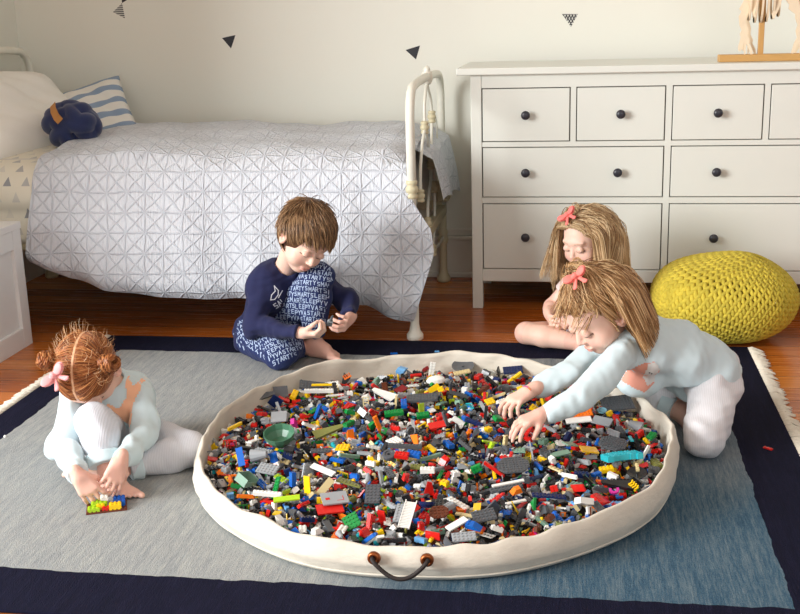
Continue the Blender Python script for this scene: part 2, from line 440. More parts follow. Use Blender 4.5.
# ================================================================== BED
M_iron = plain('cream_enamel_iron', srgb(230, 228, 214), .35, .06, 40, .05)
M_ironb = plain('aged_cream_iron', srgb(208, 198, 164), .45, .1, 40, .1)
M_sheetp = fabric('mattress_ticking', srgb(214, 210, 200)); M_matt = M_sheetp
XF = -.925
bed = empty('bed', (-1.83, 0, 0), 'single cream iron bed with arched tube ends standing along the wall', 'bed')
def arch(x, ztop, name, zflat=.965):
    pts = [(x, -.46, .30), (x, -.46, zflat-.12)]
    for a in np.linspace(0, PI/2, 6): pts.append((x, -.46+.10*(1-math.cos(a)), zflat-.10+.10*math.sin(a)))
    for q in np.linspace(-.25, .25, 5): pts.append((x, q, ztop-.012*abs(q)))
    for a in np.linspace(PI/2, 0, 6): pts.append((x, .46-.10*(1-math.cos(a)), zflat-.10+.10*math.sin(a)))
    pts += [(x, .46, zflat-.12), (x, .46, .30)]
    return MB().tube(pts, .0165, 14).build(name, M_iron, bed)
arch(XF, .927, 'footboard_arch', .917); arch(-2.79, 1.06, 'headboard_arch', 1.05)
def post(x, y):
    return MB().lathe((x, y, 0), [(.026, 0), (.031, .006), (.031, .02), (.021, .034), (.018, .05), (.0165, .06), (.0165, .17), (.022, .18), (.025, .19), (.022, .2), (.019, .205), (.019, .215), (.023, .225), (.019, .235), (.0165, .24), (.0165, .32)], sides=16).build('post', M_ironb if y > 0 else M_iron, bed)
for x in (XF, -2.79):
    for y in (-.46, .46): post(x, y)
def casting(p, r=.017, h=.05):
    p = V(p)
    return MB().lathe(p-V((0, 0, h/2)), [(r*.55, 0), (r*.9, h*.06), (r*.95, h*.2), (r*.7, h*.28), (r, h*.38), (r*1.05, h*.5), (r, h*.62), (r*.7, h*.72), (r*.95, h*.8), (r*.9, h*.94), (r*.55, h)], sides=14).build('casting', M_ironb, bed)
def fx(x, y): # photo point on the footboard plane
    d = _ray(x, y); return CAM+d*((XF-CX)/d[0])
KN = V((XF, 0.02, .957))
MB().lathe((XF, .02, .897), [(.012, 0), (.021, .012), (.024, .028), (.021, .044), (.012, .052), (.014, .058), (.010, .068), (0, .074)], sides=18).build('finial', M_iron, bed)
def rod(pts, r=.0062, name='rod'):
    return MB().tube(spline(pts, 6), r, 10).build(name, M_iron, bed)
q = lambda x, y: V((XF, 0, 0))*V((1, 0, 0))+V((0, fx(x, y)[1], fx(x, y)[2]))
def qq(x, y):
    p = fx(x, y); return V((XF, np.clip(p[1], -.455, .455), p[2]))
top = V((XF, .02, .90))
print('foot rods', [np.round(qq(x, y), 3) for x, y in ((423, 100), (422, 137), (417, 150), (432, 115), (433, 130), (430, 170), (426.5, 212), (436, 200), (437, 240), (434, 265), (426, 280))])
rod([top, (XF, -.03, .87), (XF, -.07, .82), (XF, -.075, .74), (XF, -.16, .68), (XF, -.22, .60), (XF, -.235, .50)])
rod([top, (XF, .06, .87), (XF, .12, .83), (XF, .145, .76), (XF, .12, .68), (XF, .09, .60), (XF, .09, .53), (XF, -.02, .44), (XF, -.05, .36)])
rod([(XF, -.075, .74), (XF, .0, .68), (XF, .09, .60), (XF, .17, .52), (XF, .19, .42), (XF, .15, .30), (XF, .10, .24)])
rod([(XF, .46, .205), (XF, .30, .20), (XF, .10, .22), (XF, -.10, .22), (XF, -.30, .20), (XF, -.46, .205)])
rod([(XF, .145, .76), (XF, .24, .76), (XF, .30, .70), (XF, .33, .60), (XF, .46, .58)], .004)
for p in ((-.075, .74), (.145, .76), (.09, .58), (-.235, .50), (.18, .47), (.10, .22), (-.05, .36)): casting((XF, p[0], p[1]))
for y in (-.46, .46): casting((XF, y, .56), .023, .07)
# side rails and end irons
for y in (-.45, .45): MB().box((-2.79, y-.018, .33), (XF, y+.018, .365), .003).build('side_rail', M_ironb, bed)
for x in (XF, -2.79): MB().box((x-.018, -.46, .31), (x+.018, .46, .35), .003).build('end_rail', M_ironb, bed)
MB().box((XF-.02, .40, .37), (XF+.035, .485, .46), .008).build('bracket', M_ironb, bed)
mt = MB().box((-2.75, -.425, .36), (-.965, .45, .66), .12, 6).build('mattress', M_matt)
tag(mt, 'thick mattress lying in the cream iron bed under the quilt', 'mattress')

# fitted sheet with printed triangles, hanging at the head end
def sheet_mat():
    t = NT('triangle_print_cotton'); s = t.sep(t.uv()); cw, chh = .075, .062
    vy = t.math('DIVIDE', s[1], chh); row = t.math('FLOOR', vy); fv = t.math('FRACT', vy)
    ux = t.math('ADD', t.math('DIVIDE', s[0], cw), t.math('MULTIPLY', row, .5)); col = t.math('FLOOR', ux); fu = t.math('FRACT', ux)
    wn = t.new('ShaderNodeTexWhiteNoise', noise_dimensions='2D'); t.set(wn.inputs['Vector'], t.comb(col, row))
    du = t.math('ABSOLUTE', t.math('SUBTRACT', fu, .5)); inside = t.math('LESS_THAN', du, t.math('MULTIPLY_ADD', fv, .36, -.06)); inside = t.math('MULTIPLY', inside, t.math('LESS_THAN', fv, .8))
    shade = t.ramp(wn.outputs[0], [(0, srgb(226, 222, 208)), (.35, srgb(205, 203, 196)), (.7, srgb(176, 176, 176)), (1, srgb(150, 152, 156))])
    t.color(t.mix(inside, srgb(234, 229, 212), shade)); t.rough(.85); t.bump(t.noise(40, t.obj(), 3), .3, .004); return t.m
def drape(x0f, x1f, prof, nx, name, mats, parent=None, off=None, extra=None):
    """sheet: prof(s,t)->(y,z,v) for t in 0..1"""
    nt = 90; vs = []; uv = []
    for i in range(nx+1):
        for j in range(nt+1):
            tt = j/nt; s = i/nx; x = x0f(tt)+(x1f(tt)-x0f(tt))*s
            y, z, vv = prof(x, s, tt)
            vs.append((x, y, z)); uv.append((x, vv))
    vs = np.array(vs); uv = np.array(uv)
    if off is not None: vs = off(vs, uv)
    f = [(i*(nt+1)+j, (i+1)*(nt+1)+j, (i+1)*(nt+1)+j+1, i*(nt+1)+j+1) for i in range(nx) for j in range(nt)]
    me = mesh_np(name, vs, np.array(f)); l = me.uv_layers.new(name='UVMap')
    li = np.zeros(len(me.loops), np.int32); me.loops.foreach_get('vertex_index', li)
    l.data.foreach_set('uv', uv[li].astype(np.float32).ravel())
    return link(name, me, mats, parent)
def bed_section(t, top, hem, ybulge=.0, yw=.49, lift=0.0, tuck=0.0):
    """cross section from the wall over the top and down the room side"""
    L1 = yw+.33; L2 = .22; L3 = top-.15-hem; L = L1+L2+L3; d = t*L
    if d < L1:
        f = d/L1; y = yw-f*L1; z = top+.022*math.sin(PI*min(f*1.0, 1))-.012*f
    elif d < L1+L2:
        a = (d-L1)/L2*PI/2; y = -.33-.14*math.sin(a); z = top-.012-.14*(1-math.cos(a))
    else:
        g = (d-L1-L2)/max(L3, .01); y = -.47+tuck*min(1, g*4)-(.075-tuck)*(g**.8)-ybulge*math.sin(PI*g)+.045*max(0, (g-.82)/.18)**2; z = top-.152-g*(L3-.0)
    return y, z+lift, d
drape(lambda t: -2.74, lambda t: -2.325, lambda x, s, t: bed_section(t, .685, .36, 0, .49, -.016, .03), 40, 'fitted_sheet', sheet_mat())
sh = bpy.data.objects['fitted_sheet']; tag(sh, 'cream bed sheet printed with grey triangles, hanging at the head end of the bed', 'bed sheet')

def quilt_mat():
    t = NT('quilted_grey_cotton'); s = t.sep(t.uv()); c = .074
    w = t.noise(14, t.obj(), 2); 
    def line(e):
        f = t.math('FRACT', t.math('DIVIDE', e, c)); d = t.math('ABSOLUTE', t.math('SUBTRACT', f, .5)); return t.math('SUBTRACT', .5, d)
    n1 = t.math('MULTIPLY_ADD', t.noise(9, t.uv(), 2), .022, -.011); n2 = t.math('MULTIPLY_ADD', t.noise(8, t.obj(), 2), .022, -.011)
    u, v = t.math('ADD', s[0], n1), t.math('ADD', s[1], n2)
    a = t.math('MINIMUM', line(u), line(v)); b = t.math('MINIMUM', line(t.math('ADD', u, v)), line(t.math('SUBTRACT', u, v)))
    m = t.math('MINIMUM', a, t.math('MULTIPLY', b, .75))
    puff = t.smooth(m, 0, .075)
    cr = t.noise(1, t.scale(t.uv(), (150, 26, 1)), 3, .6)
    h = t.math('ADD', t.math('MULTIPLY', puff, .6), t.math('MULTIPLY', cr, 1.5))
    t.color(t.mix(t.math('MULTIPLY_ADD', puff, .65, t.math('MULTIPLY', w, .35)), srgb(198, 203, 212), srgb(222, 226, 232)))
    t.rough(.9); t.b.inputs['Sheen Weight'].default_value = .15; t.bump(h, .8, .008); return t.m
def hem(x):
    xs_ = [-2.40, -2.33, -2.25, -2.1, -1.9, -1.7, -1.45, -1.25, -1.1, -1.0, -.93, -.86, -.80]; zs_ = [.30, .265, .225, .19, .168, .155, .15, .15, .135, .10, .075, .085, .12]
    return float(np.interp(x, xs_, zs_))
def qprof(x, s, t):
    y, z, d = bed_section(t, .703, hem(x)); return y, z, d
def qx1(t):
    L1, L2 = .9, .09
    d = t*1.55
    return float(np.interp(t, [0, .55, .64, .70, .78, .84, .92, 1.0], [-.945, -.945, -.945, -.925, -.855, -.845, -.885, -.925]))
def qoff(v, uv):
    x, y, z = v[:, 0].copy(), v[:, 1].copy(), v[:, 2].copy()
    hang = np.clip((.64-z)/.5, 0, 1)
    wv = .020*np.sin(x*9.5+1.1)+.012*np.sin(x*21+.4+z*3)
    v[:, 1] -= hang*wv+hang*.010*np.sin(x*30+z*9)
    # thick rounded folds by the foot corner
    k = np.exp(-((x+1.02)/.10)**2)*hang; v[:, 1] -= .055*k*np.sin((x+1.02)/.07*1.4+.8)
    c2 = np.clip((x+.95)/.1, 0, 1)*hang; v[:, 1] += c2*.035
    top = z > .66
    v[:, 2] += top*(.006*np.sin(x*11+y*5)+.004*np.sin(x*27-y*13)+.004*np.sin(y*24+x*3))
    v[:, 2] += top*.018*np.exp(-((x+2.0)/.3)**2)
    # sinks toward the foot rail
    e = np.clip((x+1.06)/.12, 0, 1)*top; v[:, 2] -= .04*e*e
    return v
qo = drape(lambda t: -2.30-.09*t, qx1, qprof, 150, 'quilt', quilt_mat(), None, qoff)
tag(qo, 'pale grey quilt stitched in squares and triangles, draped over the iron bed', 'quilt')
# the foot flap that pushes out between the rods
def flapf(x, s, t):
    y = .47-t*.62; 
    return y, 0, t*.62
def foff(v, uv):
    n = len(v); nt = 91; i = np.arange(n)//nt; j = np.arange(n) % nt; s = i/i.max(); t = j/(nt-1)
    L = .30-.06*t; d = s*L
    x = np.where(d < .08, -.965+d*.9, -.893+.055*np.sin((d-.08)*5))
    z = np.where(d < .08, .69-d*.5, .65-(d-.08)*1.02) 
    v[:, 0] = x+.008*np.sin(t*14); v[:, 1] = .46-t*.60-.03*s; v[:, 2] = z-.02*t+.006*np.sin(t*17+s*3)
    uv[:, 0] = -.965+d; uv[:, 1] = t*.6; return v
fo = drape(lambda t: 0, lambda t: 1, flapf, 40, 'quilt_foot_flap', quilt_mat(), qo, foff)

# pillow and cushions
def cushion(name, w, h, d, mat, loc, rot, label, cat, sag=0.0, seed=1, ears=.06):
    n = 36; vs = []; r = np.random.RandomState(seed); ph = r.rand(6)*6
    for side in (1, -1):
        for i in range(n+1):
            for j in range(n+1):
                u = i/n*2-1; v = j/n*2-1
                e = max(0, (1-u**4)*(1-v**4))
                z = side*d/2*(e**.55)*(1-.12*(u*u+v*v)/2)
                pin = 1-ears*(1-abs(u)**1.5*1)*(abs(v)**2)-ears*.2
                pinv = 1-ears*(1-abs(v)**1.5)*(abs(u)**2)-ears*.2
                wr = .006*math.sin(u*7+ph[0]+v*3)+.005*math.sin(v*9+ph[1]-u*4)+.004*math.sin((u+v)*13+ph[2])
                vs.append((u*w/2*pinv, v*h/2*pin-sag*(1-v)*.5*(1-u*u)*0, z+wr*e))
    f = []; N = (n+1)**2
    for sd in (0, 1):
        for i in range(n):
            for j in range(n):
                a = sd*N+i*(n+1)+j; q4 = (a, a+n+1, a+n+2, a+1); f.append(q4 if sd == 0 else q4[::-1])
    me = mesh_np(name, vs, np.array(f)); uvl = me.uv_layers.new(name='UVMap'); li = np.zeros(len(me.loops), np.int32); me.loops.foreach_get('vertex_index', li)
    vv = np.array(vs)[:, :2]; uvl.data.foreach_set('uv', vv[li].astype(np.float32).ravel())
    bm = bmesh.new(); bm.from_mesh(me); bmesh.ops.remove_doubles(bm, verts=bm.verts[:], dist=.0004); bm.to_mesh(me); bm.free()
    me.polygons.foreach_set('use_smooth', np.ones(len(me.polygons), bool))
    o = link(name, me, mat); o.location = loc; o.rotation_euler = rot; tag(o, label, cat); return o
R = math.radians
M_pill = fabric('white_cotton', srgb(240, 238, 230), .85, 500, .02, .1, .6)
def orient(xa, ya):
    xa = nrm(xa); ya = V(ya); ya = nrm(ya-xa*np.dot(xa, ya)); z = np.cross(xa, ya)
    return Matrix(((xa[0], ya[0], z[0]), (xa[1], ya[1], z[1]), (xa[2], ya[2], z[2]))).to_euler()
cushion('pillow', .66, .46, .20, M_pill, (-2.64, .02, .795), orient((.28, 1, -.06), (-.62, .18, .72)), 'plump white pillow leaning at the head of the bed', 'pillow', seed=3, ears=.04)
def stripes_mat():
    t = NT('blue_striped_cotton'); s = t.sep(t.uv()); f = t.math('FRACT', t.math('DIVIDE', t.math('ADD', s[1], t.math('MULTIPLY', t.noise(5, t.uv()), .006)), .066)); k = t.math('LESS_THAN', f, .42)
    t.color(t.mix(k, srgb(232, 230, 222), srgb(142, 162, 186))); t.rough(.85); t.bump(t.noise(600, t.obj(), 2), .25, .001); return t.m
cushion('striped_cushion', .36, .33, .12, stripes_mat(), tuple(aty(91, 117, .33)), orient((.226, .09, .075), (-.14, .15, .22)), 'white cushion with wide blue stripes leaning against the wall', 'cushion', seed=5, ears=.05)

M_navyk = fabric('navy_knot_wool', srgb(34, 46, 88), .9, 400, .08, .35, .3)
kc = V((-2.358, -.10, .755))
kn = empty('knot_cushion', kc-V((0, 0, .1)), 'round navy blue knot cushion with a tan leather tag beside the white pillow', 'cushion')
s_ = SDF(kc-.2, kc+.2, .0045)
ER = V((.088, .058, .066)); cs, sn = math.cos(.35), math.sin(.35)
for ri, (n_, off, tr) in enumerate((((.25, .9, .35), .035, .031), ((.9, .2, .4), .03, .030), ((.9, .2, .4), -.035, .030), ((-.55, .35, .75), .028, .031), ((-.55, .35, .75), -.03, .030), ((.5, -.3, .8), .040, .028), ((.1, .7, -.7), .038, .030))):
    n_ = nrm(n_); a_ = nrm(np.cross(n_, (0, .3, 1))); b_ = np.cross(n_, a_); o_ = off/.075; rr_ = math.sqrt(1-o_*o_); prev = None
    for i in range(41):
        a = 2*PI*i/40; d_ = n_*o_+(a_*math.cos(a)+b_*math.sin(a))*rr_; w_ = 1+.10*math.sin(3*a+ri*2)
        p = kc+V((0, .0, .012))+d_*ER*w_
        if prev is not None: s_.cone(prev, p, tr, tr, 0)
        prev = p
s_.ell(kc, (.075, .05, .055), k=0)
v, f = s_.mesh(1); link('knotted_tube', mesh_np('knotted_tube', v, f), M_navyk, kn)
tagp = [kc+V(p) for p in ((-.040, -.066, .100), (-.030, -.088, .080), (-.014, -.100, .054), (.002, -.101, .036))]
m = MB()
for i in range(3):
    a, b = tagp[i], tagp[i+1]; w = V((.012, -.002, .010))
    vs4 = [m.bm.verts.new(q) for q in (a-w, a+w, b+w, b-w)]; vs5 = [m.bm.verts.new(q+V((0, .004, .002))) for q in (a-w, a+w, b+w, b-w)]
    m.bm.faces.new(vs4); m.bm.faces.new(vs5[::-1])
    for k in range(4): m.bm.faces.new((vs4[k], vs4[(k+1) % 4], vs5[(k+1) % 4], vs5[k]))
m.build('leather_tag', plain('tan_leather', srgb(190, 132, 70), .55), kn)['label'] = 'tan leather tag'

# ================================================================== CABINET
M_cab = plain('white_cabinet_paint', srgb(232, 232, 230), .35, .015, 8)
cab = empty('cabinet', (-2.61, -.92, 0), 'low white cabinet with a framed side panel beside the head of the bed', 'cabinet')
x0, x1, y0, y1, h = -2.84, -2.366, -1.30, -.60, .468
MB().box((x0-.0, y0-.01, h-.026), (x1+.003, y1+.004, h), .003).build('cabinet_top', M_cab, cab)
MB().box((x0, y0, .0), (x1-.014, y1-.006, h-.026)).build('cabinet_body', M_cab, cab)
m = MB(); fw_ = .062
m.box((x1-.018, y1-fw_, 0), (x1, y1, h-.026), .002); m.box((x1-.018, y0, 0), (x1, y0+fw_, h-.026), .002)
m.box((x1-.018, y0+fw_, h-.026-.07), (x1-.0005, y1-fw_, h-.026), .002); m.box((x1-.018, y0+fw_, 0), (x1-.0005, y1-fw_, .075), .002)
m.build('panel_frame', M_cab, cab)

# ================================================================== RUG
def rug_mat():
    t = NT('woven_wool'); o = t.obj(); s = t.sep(o)
    wob = t.math('MULTIPLY_ADD', t.noise(14, o, 3), .024, -.012)
    x = t.math('ADD', s[0], wob); y = t.math('ADD', s[1], wob)
    inx = t.math('MULTIPLY', t.math('GREATER_THAN', x, -1.985), t.math('LESS_THAN', x, .105)); iny = t.math('MULTIPLY', t.math('GREATER_THAN', y, -2.325), t.math('LESS_THAN', y, -.69))
    ins = t.math('MULTIPLY', inx, iny)
    streak = t.noise(1, t.scale(o, (70, 5, 1)), 4, .7); st2 = t.noise(1, t.scale(o, (260, 22, 1)), 3, .7); spk = t.noise(420, o, 2, .6)
    big = t.noise(2.0, t.scale(o, (1.2, .8, 1)), 3)
    blue = t.math('ADD', t.math('MULTIPLY', t.smooth(x, -1.25, -.35), t.math('MULTIPLY_ADD', t.smooth(y, -1.2, -2.3), .55, .55)), t.math('MULTIPLY_ADD', big, .7, -.42))
    mixv = t.math('ADD', t.math('ADD', t.math('MULTIPLY', streak, .45), t.math('MULTIPLY', st2, .4)), t.math('MULTIPLY', spk, .35))
    grey = t.ramp(mixv, [(.3, srgb(88, 96, 106)), (.55, srgb(146, 150, 150)), (.8, srgb(180, 180, 174))])
    blu = t.ramp(mixv, [(.3, srgb(20, 46, 68)), (.55, srgb(60, 90, 110)), (.82, srgb(126, 140, 144))])
    inner = t.mix(t.smooth(blue, .12, .85), grey, blu)
    navy = t.ramp(mixv, [(.3, srgb(8, 9, 22)), (.62, srgb(17, 18, 40)), (.95, srgb(40, 40, 66))])
    t.color(t.mix(ins, navy, inner)); t.rough(1.0); t.b.inputs['Specular IOR Level'].default_value = .15
    t.bump(t.math('ADD', t.math('MULTIPLY', st2, .6), t.math('MULTIPLY', spk, .8)), .7, .004); return t.m
rx0, rx1, ry0, ry1, rz = -2.095, .262, -2.50, -.50, .008
rug = MB().box((rx0, ry0, .0003), (rx1, ry1, rz), .003).build('rug', rug_mat())
tag(rug, 'large woven rug with grey to blue centre and navy border on the floor', 'rug')
M_fr = fabric('cream_fringe', srgb(222, 214, 196), .9, 300, .1)
for side in (-1, 1):
    m = MB(); X = rx0 if side < 0 else rx1; y = ry0+.01
    while y < ry1-.01:
        n = 2
        for k in range(n):
            L = random.uniform(.03, .052); dy = random.uniform(-.014, .014); p0 = V((X-side*.004, y+random.uniform(-.003, .003), .006))
            m.tube([p0, p0+V((side*L*.45, dy*.2, .004)), p0+V((side*L*.8, dy, -.001)), p0+V((side*L, dy*1.6, -.003))], [.0042, .0036, .003, .0016], 5)
        y += .0105
    m.build('fringe', M_fr, rug)

# ================================================================== POUF
def pouf():
    c = V((.188, -.352, 0)); root = empty('pouf', c, 'chunky mustard yellow knitted pouf on the floor in front of the dresser', 'pouf')
    tilt = R(28); cz = .148
    def surf(lat, lon):
        # pole axis tilted toward the left of the dresser
        p = V((math.cos(lat)*math.cos(lon), math.cos(lat)*math.sin(lon), math.sin(lat)))
        q = V((p[0]*math.cos(tilt)+p[2]*math.sin(tilt), p[1], -p[0]*math.sin(tilt)+p[2]*math.cos(tilt)))
        e = 2.35; nrm_ = (abs(q[0])**e+abs(q[1])**e+abs(q[2])**e)**(1/e); q = q/nrm_
        r = .250
        z = q[2]*(.140 if q[2] > 0 else .146)
        out = V((q[0]*r*(1-.10*max(0, -q[2])), q[1]*r*(1-.10*max(0, -q[2])), z))
        out[2] += .018*math.exp(-((q[0]-.25)**2+q[1]**2)/.25)*max(q[2], 0)-.02*max(0, q[0]-.5)*max(q[2], 0)
        return c+V((0, 0, cz))+out
    vs, fs = [], []; nb = 48
    for i in range(nb//2+1):
        for j in range(nb): vs.append(surf(-PI/2+PI*i/(nb//2)*.9999, 2*PI*j/nb)*1.0)
    vs = np.array(vs); ctr = c+V((0, 0, cz)); vs = ctr+(vs-ctr)*.975
    for i in range(nb//2):
        for j in range(nb): fs.append((i*nb+j, i*nb+(j+1) % nb, (i+1)*nb+(j+1) % nb, (i+1)*nb+j))
    # stitches
    sv, sf = [], []; u8 = []
    for a in np.linspace(-PI/2, PI/2, 5):
        u8.append([(math.cos(a)*math.cos(b), math.cos(a)*math.sin(b), math.sin(a)) for b in np.linspace(0, 2*PI, 7)[:-1]])
    u8 = np.array(u8).reshape(-1, 3); uf = [(i*6+j, i*6+(j+1) % 6, (i+1)*6+(j+1) % 6, (i+1)*6+j) for i in range(4) for j in range(6)]
    rows, colsn = 30, 52; base = len(vs); allv = [vs]; allf = list(fs); cnt = base; cv = [np.tile(srgb(118, 102, 26), (base, 1))]  # base layer coloured darker, painting shade into the gaps between stitches
    for i in range(rows):
        lat = -PI/2+PI*(i+.5)/rows
        if abs(lat) > 1.42: continue
        k = 1 if abs(lat) < 1.05 else 2
        for j in range(0, colsn, k):
            for sg in (-1, 1):
                lon = 2*PI*(j+.25*k*sg+.12*math.sin(i))/colsn
                p = surf(lat, lon); px = surf(lat, lon+.02); py = surf(min(lat+.02, 1.55), lon)
                tx = px-p; ty = py-p; wid = np.linalg.norm(tx)/.02*2*PI/colsn*.5*k; hei = np.linalg.norm(ty)/.02*PI/rows
                tx = nrm(tx); ty = nrm(ty-tx*np.dot(tx, ty)); n = np.cross(tx, ty)
                ang = sg*.55; ax = tx*math.cos(ang)-ty*math.sin(ang)*0+ty*0; d1 = nrm(ty*math.cos(ang)+tx*math.sin(ang)); d2 = np.cross(n, d1)
                A = np.stack([d2*wid*.66, n*.0095, d1*hei*.92])
                g = p+n*.001+u8@A
                g[:, 2] = np.maximum(g[:, 2], .001)
                allv.append(g); allf += [tuple(cnt+q for q in t4) for t4 in uf]; cnt += len(g)
                sh_ = .86+.28*random.random(); cv.append(np.tile(np.array(srgb(198, 178, 58))*sh_, (len(g), 1)))
    vv = np.concatenate(allv); vv[:, 2] = np.maximum(vv[:, 2], .001)
    me = mesh_np('knitted_cover', vv, np.array(allf)); vcol(me, np.concatenate(cv))
    link('knitted_cover', me, attr_mat('mustard_knit', .85, .1, bump=.3, nscale=500), root)
pouf()

# ================================================================== PLAY BAG
BC = V((-.703, -1.65)); BRX, BRY = .620, .650
def canvas_mat():
    t = NT('cream_canvas'); o = t.obj(); n1 = t.noise(9, o, 4, .6); n2 = t.noise(600, o, 1)
    t.color(t.mix(n1, srgb(202, 193, 176), srgb(226, 219, 204))); t.rough(.85); t.b.inputs['Sheen Weight'].default_value = .1
    wr = t.noise(1, t.scale(o, (26, 26, 60)), 3, .6); t.bump(t.math('ADD', t.math('ADD', t.math('MULTIPLY', n2, .1), t.math('MULTIPLY', t.noise(10, o, 2, .4), .8)), t.math('MULTIPLY', wr, .5)), .45, .010); return t.m
M_canv = canvas_mat()
bag = empty('play_bag', (BC[0], BC[1], .008), 'big round cream canvas play bag full of toy bricks lying open on the rug', 'play bag')
def rim_z(a):
    # a: angle, 0 = toward the pouf, 90 = toward the bed
    d = math.degrees(a) % 360
    return float(np.interp(d, [0, 25, 45, 60, 75, 95, 115, 130, 150, 175, 200, 230, 262, 290, 320, 345, 360],
                           [.124, .118, .095, .110, .122, .124, .116, .132, .118, .112, .106, .095, .088, .091, .102, .117, .124]))
def bag_ring(a, lev):
    """profile point at angle a: lev 0 bottom outer .. 1 rim .. 2 inner bottom"""
    z1 = rim_z(a)+.002*math.sin(a*11+3*math.sin(a*3))+.0025*math.sin(a*27+1+2*math.sin(a*5))
    prof = [(.955, .009), (.985, .010), (1.0, .018), (1.004, .030), (1.018, .045), (1.022, z1*.6), (1.010, z1*.82), (.998, z1*.97), (.991, z1), (.984, z1*.985), (.982, z1*.9), (.984, z1*.7), (.98, z1*.45), (.96, .02)]
    r, z = prof[lev]
    up = min(z/.09, 1)
    r += up*(.004*math.sin(a*7+.5+2*math.sin(a*3))+.0026*math.sin(a*16+z*40+3*math.sin(a*5))+.003*math.sin(a*37+z*90+2*math.sin(a*4)))
    r += .010*up*math.exp(-((math.degrees(a) % 360-33)/5)**2)-.012*up*math.exp(-((math.degrees(a) % 360-22)/5)**2)
    r += .004*math.sin(a*9)+.016*math.exp(-((math.degrees(a) % 360-138)/9)**2)*up-.02*math.exp(-((math.degrees(a) % 360-48)/10)**2)*up
    return V((BC[0]+BRX*r*math.cos(a), BC[1]+BRY*r*math.sin(a), z))
NA = 260; NL = 14
vs = [bag_ring(2*PI*i/NA, l) for i in range(NA) for l in range(NL)]
fs = [(i*NL+l, ((i+1) % NA)*NL+l, ((i+1) % NA)*NL+l+1, i*NL+l+1) for i in range(NA) for l in range(NL-1)]
link('canvas_wall', mesh_np('canvas_wall', vs, np.array(fs)), M_canv, bag)
m = MB(); ring = [bag_ring(2*PI*i/NA, 0)*V((1, 1, 0))+V((0, 0, .009)) for i in range(0, NA, 2)]
m.tube([bag_ring(2*PI*i/NA, 2)+V((0, 0, .004)) for i in range(NA+1)], .0028, 6, cap=False).build('bottom_seam', M_canv, bag)
m = MB(); m.prism([(p[0], p[1]) for p in ring], (0, 0, .0085), (1, 0, 0), (0, 1, 0), (0, 0, 1), .012); m.build('bag_base', plain('bag_inside', srgb(60, 58, 56), .9), bag)
M_brass = plain('brass', srgb(150, 84, 44), .35, .1, 50, metal=.8); M_cord = fabric('brown_black_cord', srgb(34, 24, 20), .7, 900, .1, 0)
def front_pt(x, y):
    d = _ray(x, y); best = None
    for s in np.linspace(1.5, 4.0, 1500):
        p = CAM+d*s; rr = math.hypot((p[0]-BC[0])/BRX, (p[1]-BC[1])/BRY)
        if rr < 1.026: return p
    return p
G1, G2 = front_pt(374, 558), front_pt(427, 560)
def outn(p): return nrm((p[0]-BC[0], p[1]-BC[1], .0))
for g in (G1, G2):
    n = outn(g); MB().lathe(g+n*.001, [(.006, .001), (.0065, .004), (.010, .006), (.0135, .004), (.0145, .0), (.0145, -.004)][::-1], n, 24).build('grommet', M_brass, bag)['label'] = 'brass grommet'
md = (G1+G2)/2; n = outn(md)
cp = spline([G1-outn(G1)*.02, G1+outn(G1)*.012, G1*.75+G2*.25+n*.022+V((0, 0, -.024)), md+n*.026+V((0, 0, -.033)), G1*.25+G2*.75+n*.022+V((0, 0, -.026)), G2+outn(G2)*.012, G2-outn(G2)*.02], 8)
MB().tube(cp, .0048, 10).build('cord_handle', M_cord, bag)['label'] = 'dark brown cord handle'

# ================================================================== TOY BRICKS
PT = .0088; PH = .0035
def q_box(x0, x1, y0, y1, z0, z1, top=(0, 0, 0, 0)):
    """box; top=(dx0,dx1,dy0,dy1) shifts the upper edges"""
    v = [(x0, y0, z0), (x1, y0, z0), (x1, y1, z0), (x0, y1, z0), (x0+top[0], y0+top[2], z1), (x1+top[1], y0+top[2], z1), (x1+top[1], y1+top[3], z1), (x0+top[0], y1+top[3], z1)]
    f = [(0, 3, 2, 1), (4, 5, 6, 7), (0, 1, 5, 4), (1, 2, 6, 5), (2, 3, 7, 6), (3, 0, 4, 7)]
    return np.array(v), np.array(f)
def q_prism(cx, cy, r, z0, z1, n=6, r2=None, ry=None):
    r2 = r if r2 is None else r2
    v = [(cx+r*math.cos(2*PI*i/n), cy+r*math.sin(2*PI*i/n), z0) for i in range(n)]+[(cx+r2*math.cos(2*PI*i/n), cy+r2*math.sin(2*PI*i/n), z1) for i in range(n)]
    f = [(i, (i+1) % n, n+(i+1) % n, n+i) for i in range(n)]
    for i in range(1, n-2, 2): f += [(n, n+i, n+i+1, n+i+2), (0, i+2, i+1, i)]
    return np.array(v), np.array(f)
def q_join(parts):
    vs, fs, c = [], [], 0
    for v, f in parts: vs.append(v); fs.append(f+c); c += len(v)
    return np.concatenate(vs), np.concatenate(fs)
def g_brick(a, b, h=3, studs=True, sn=6, hollow=False):
    X, Y, Hh = a*PT/2-.0002, b*PT/2-.0002, h*PH
    pr = [q_box(-X, X, -Y, Y, 0, Hh)]
    if studs:
        for i in range(a):
            for j in range(b): pr.append(q_prism((i-(a-1)/2)*PT, (j-(b-1)/2)*PT, .0027, Hh, Hh+.0019, sn))
    return q_join(pr)
def g_tile(a, b, h=1): return g_brick(a, b, h, False)
def g_slope(a, b, h=3):
    X, Y = a*PT/2, b*PT/2
    pr = [q_box(-X, X, -Y, Y, 0, h*PH, (0, -X*(1.0 if a > 1 else 1.6), 0, 0))]
    for j in range(b): pr.append(q_prism(-X+PT/2, (j-(b-1)/2)*PT, .0027, h*PH, h*PH+.0019)) if a > 1 else None
    return q_join([p for p in pr if p is not None])
